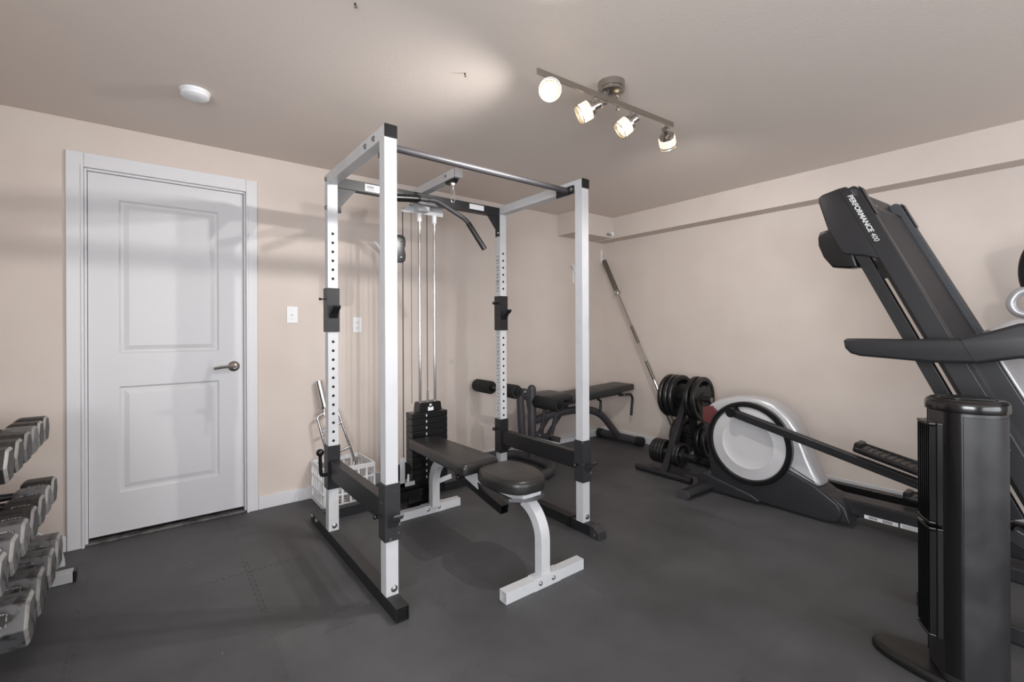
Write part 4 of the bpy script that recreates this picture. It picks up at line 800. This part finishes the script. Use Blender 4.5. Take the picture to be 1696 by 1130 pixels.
for z, xe, _r in TIERS:
    for xo in (-0.115, -0.205): MB().beam((xe + xo, 3.09, z + 0.018), (xe + xo, 0.85, z + 0.018), 0.03, 0.012).box(xe + xo - 0.015, 0.85, z - 0.015, xe + xo - 0.012, 3.09, z + 0.018).build('tier_rail', BLACKM, dk_)
    for y in (3.06, 0.93): MB().beam((-0.74, y, z), (xe - 0.09, y, z), 0.03, 0.022).build('tier_bracket', GREYM, dk_)
def dumbbell(R, HL, L_, m1, m2, plate=True):
    r = root('hex_dumbbell', '', 'dumbbell', (0, 0, 0)); hex_ = [(R / 0.866 * math.cos(math.radians(60 * k)), R / 0.866 * math.sin(math.radians(60 * k))) for k in range(6)]
    for s in (1, -1):                                    # heads; outer face of the right head at x = 0
        x0 = 0 if s == 1 else -L_; vs = []; rings = ((0.0, 0.86), (0.009, 1.0), (HL - 0.014, 1.0), (HL, 0.82))
        for q, k in rings: vs += [(x0 - s * q, a * k, b * k) for a, b in hex_]
        fs = [(j * 6 + i, j * 6 + (i + 1) % 6, j * 6 + 6 + (i + 1) % 6, j * 6 + 6 + i) for j in range(3) for i in range(6)] + [(5, 4, 3, 2, 1, 0), tuple(range(18, 24))]
        m = MB(); m.add(vs, fs); m.m = [1] * 6 + [0] * 12 + [0, 0]
        h = m.build('head', [m1, IRONE], r, bevel=0.004)
        if plate and s == 1:                             # raised figures on the slanted front face
            nv = V((0, -0.866, 0.5)); uv = V((0, 0.5, 0.866)); c = V((-HL / 2, 0, 0)) + nv * (R + 0.0005)
            p = MB()
            for a0, a1, b0, b1 in ((-0.03, 0.03, 0.012, 0.015), (-0.03, 0.03, -0.015, -0.012), (-0.03, -0.027, -0.015, 0.015), (0.027, 0.03, -0.015, 0.015)):
                k = R / 0.055; p.prism([(a0, b0), (a1, b0), (a1, b1), (a0, b1)], c, X, uv * k, nv * 0.0015)
            p.build('raised_border', m2, h)
    MB().lathe([(0.012, -(HL - 0.005)), (0.0145, -(HL + 0.03)), (0.0165, -L_ / 2), (0.0145, -(L_ - HL - 0.03)), (0.012, -(L_ - HL + 0.005))], (0, 0, 0), X, 18).build('handle', BLACKM, r)
    return r
def row(R, HL, L_, xe, zr, ys, m1, m2, labels, grp):
    src = None
    for y, lb_ in zip(ys, labels):
        if src is None: src = dumbbell(R, HL, L_, m1, m2); o = src
        else: o = clone(src, (0, 0, 0), '')
        o.location = (xe, y, zr + 0.026 + 0.0 + R); o['label'] = lb_; o['group'] = grp
n_ = ['farthest', 'second farthest', 'third', 'fourth', 'fifth', 'nearest visible']
row(0.056, 0.105, 0.34, -0.378, 0.66 - 0.0, (2.985, 2.85), IRON, EMB, ['small dark hex dumbbell farthest back on the top tier', 'small dark hex dumbbell next to the farthest on the top tier'], 'dumbbells on the top tier')
row(0.056, 0.105, 0.34, -0.376, 0.66, (2.715,), IRONG, EMB, ['grey-faced hex dumbbell with raised lettering in the middle of the top tier'], 'dumbbells on the top tier')
row(0.057, 0.105, 0.34, -0.374, 0.66, (2.565, 2.42, 2.27), IRON, EMB, ['dark scuffed hex dumbbell fourth from the wall on the top tier', 'dark hex dumbbell cut by the left picture edge on the top tier', 'dark hex dumbbell nearest the camera on the top tier'], 'dumbbells on the top tier')
row(0.058, 0.11, 0.35, -0.352, 0.372, (2.985,), IRON, EMB, ['dark hex dumbbell with raised border farthest back on the middle tier'], 'dumbbells on the middle tier')
row(0.058, 0.11, 0.35, -0.352, 0.372, (2.835,), IRONG, EMB, ['plain grey hex dumbbell second from the wall on the middle tier'], 'dumbbells on the middle tier')
row(0.058, 0.11, 0.35, -0.352, 0.372, (2.685, 2.53), IRON, EMB, ['dark hex dumbbell third from the wall on the middle tier', 'dark hex dumbbell fourth from the wall on the middle tier'], 'dumbbells on the middle tier')
row(0.060, 0.115, 0.35, -0.352, 0.372, (2.37, 2.21, 2.05), IRONG, EMB, ['light grey hex dumbbell fifth from the wall on the middle tier', 'light grey hex dumbbell at the left picture edge on the middle tier', 'grey hex dumbbell nearest the camera on the middle tier'], 'dumbbells on the middle tier')
row(0.072, 0.15, 0.38, -0.325, 0.108, (2.885, 2.70), IRONG, EMB, ['big grey hex dumbbell farthest back on the bottom tier', 'big chipped grey hex dumbbell second on the bottom tier'], 'dumbbells on the bottom tier')
row(0.078, 0.16, 0.40, -0.325, 0.108, (2.47, 2.27), IRONG, EMB, ['large light grey hex dumbbell low at the left picture edge', 'large grey hex dumbbell nearest the camera on the bottom tier'], 'dumbbells on the bottom tier')
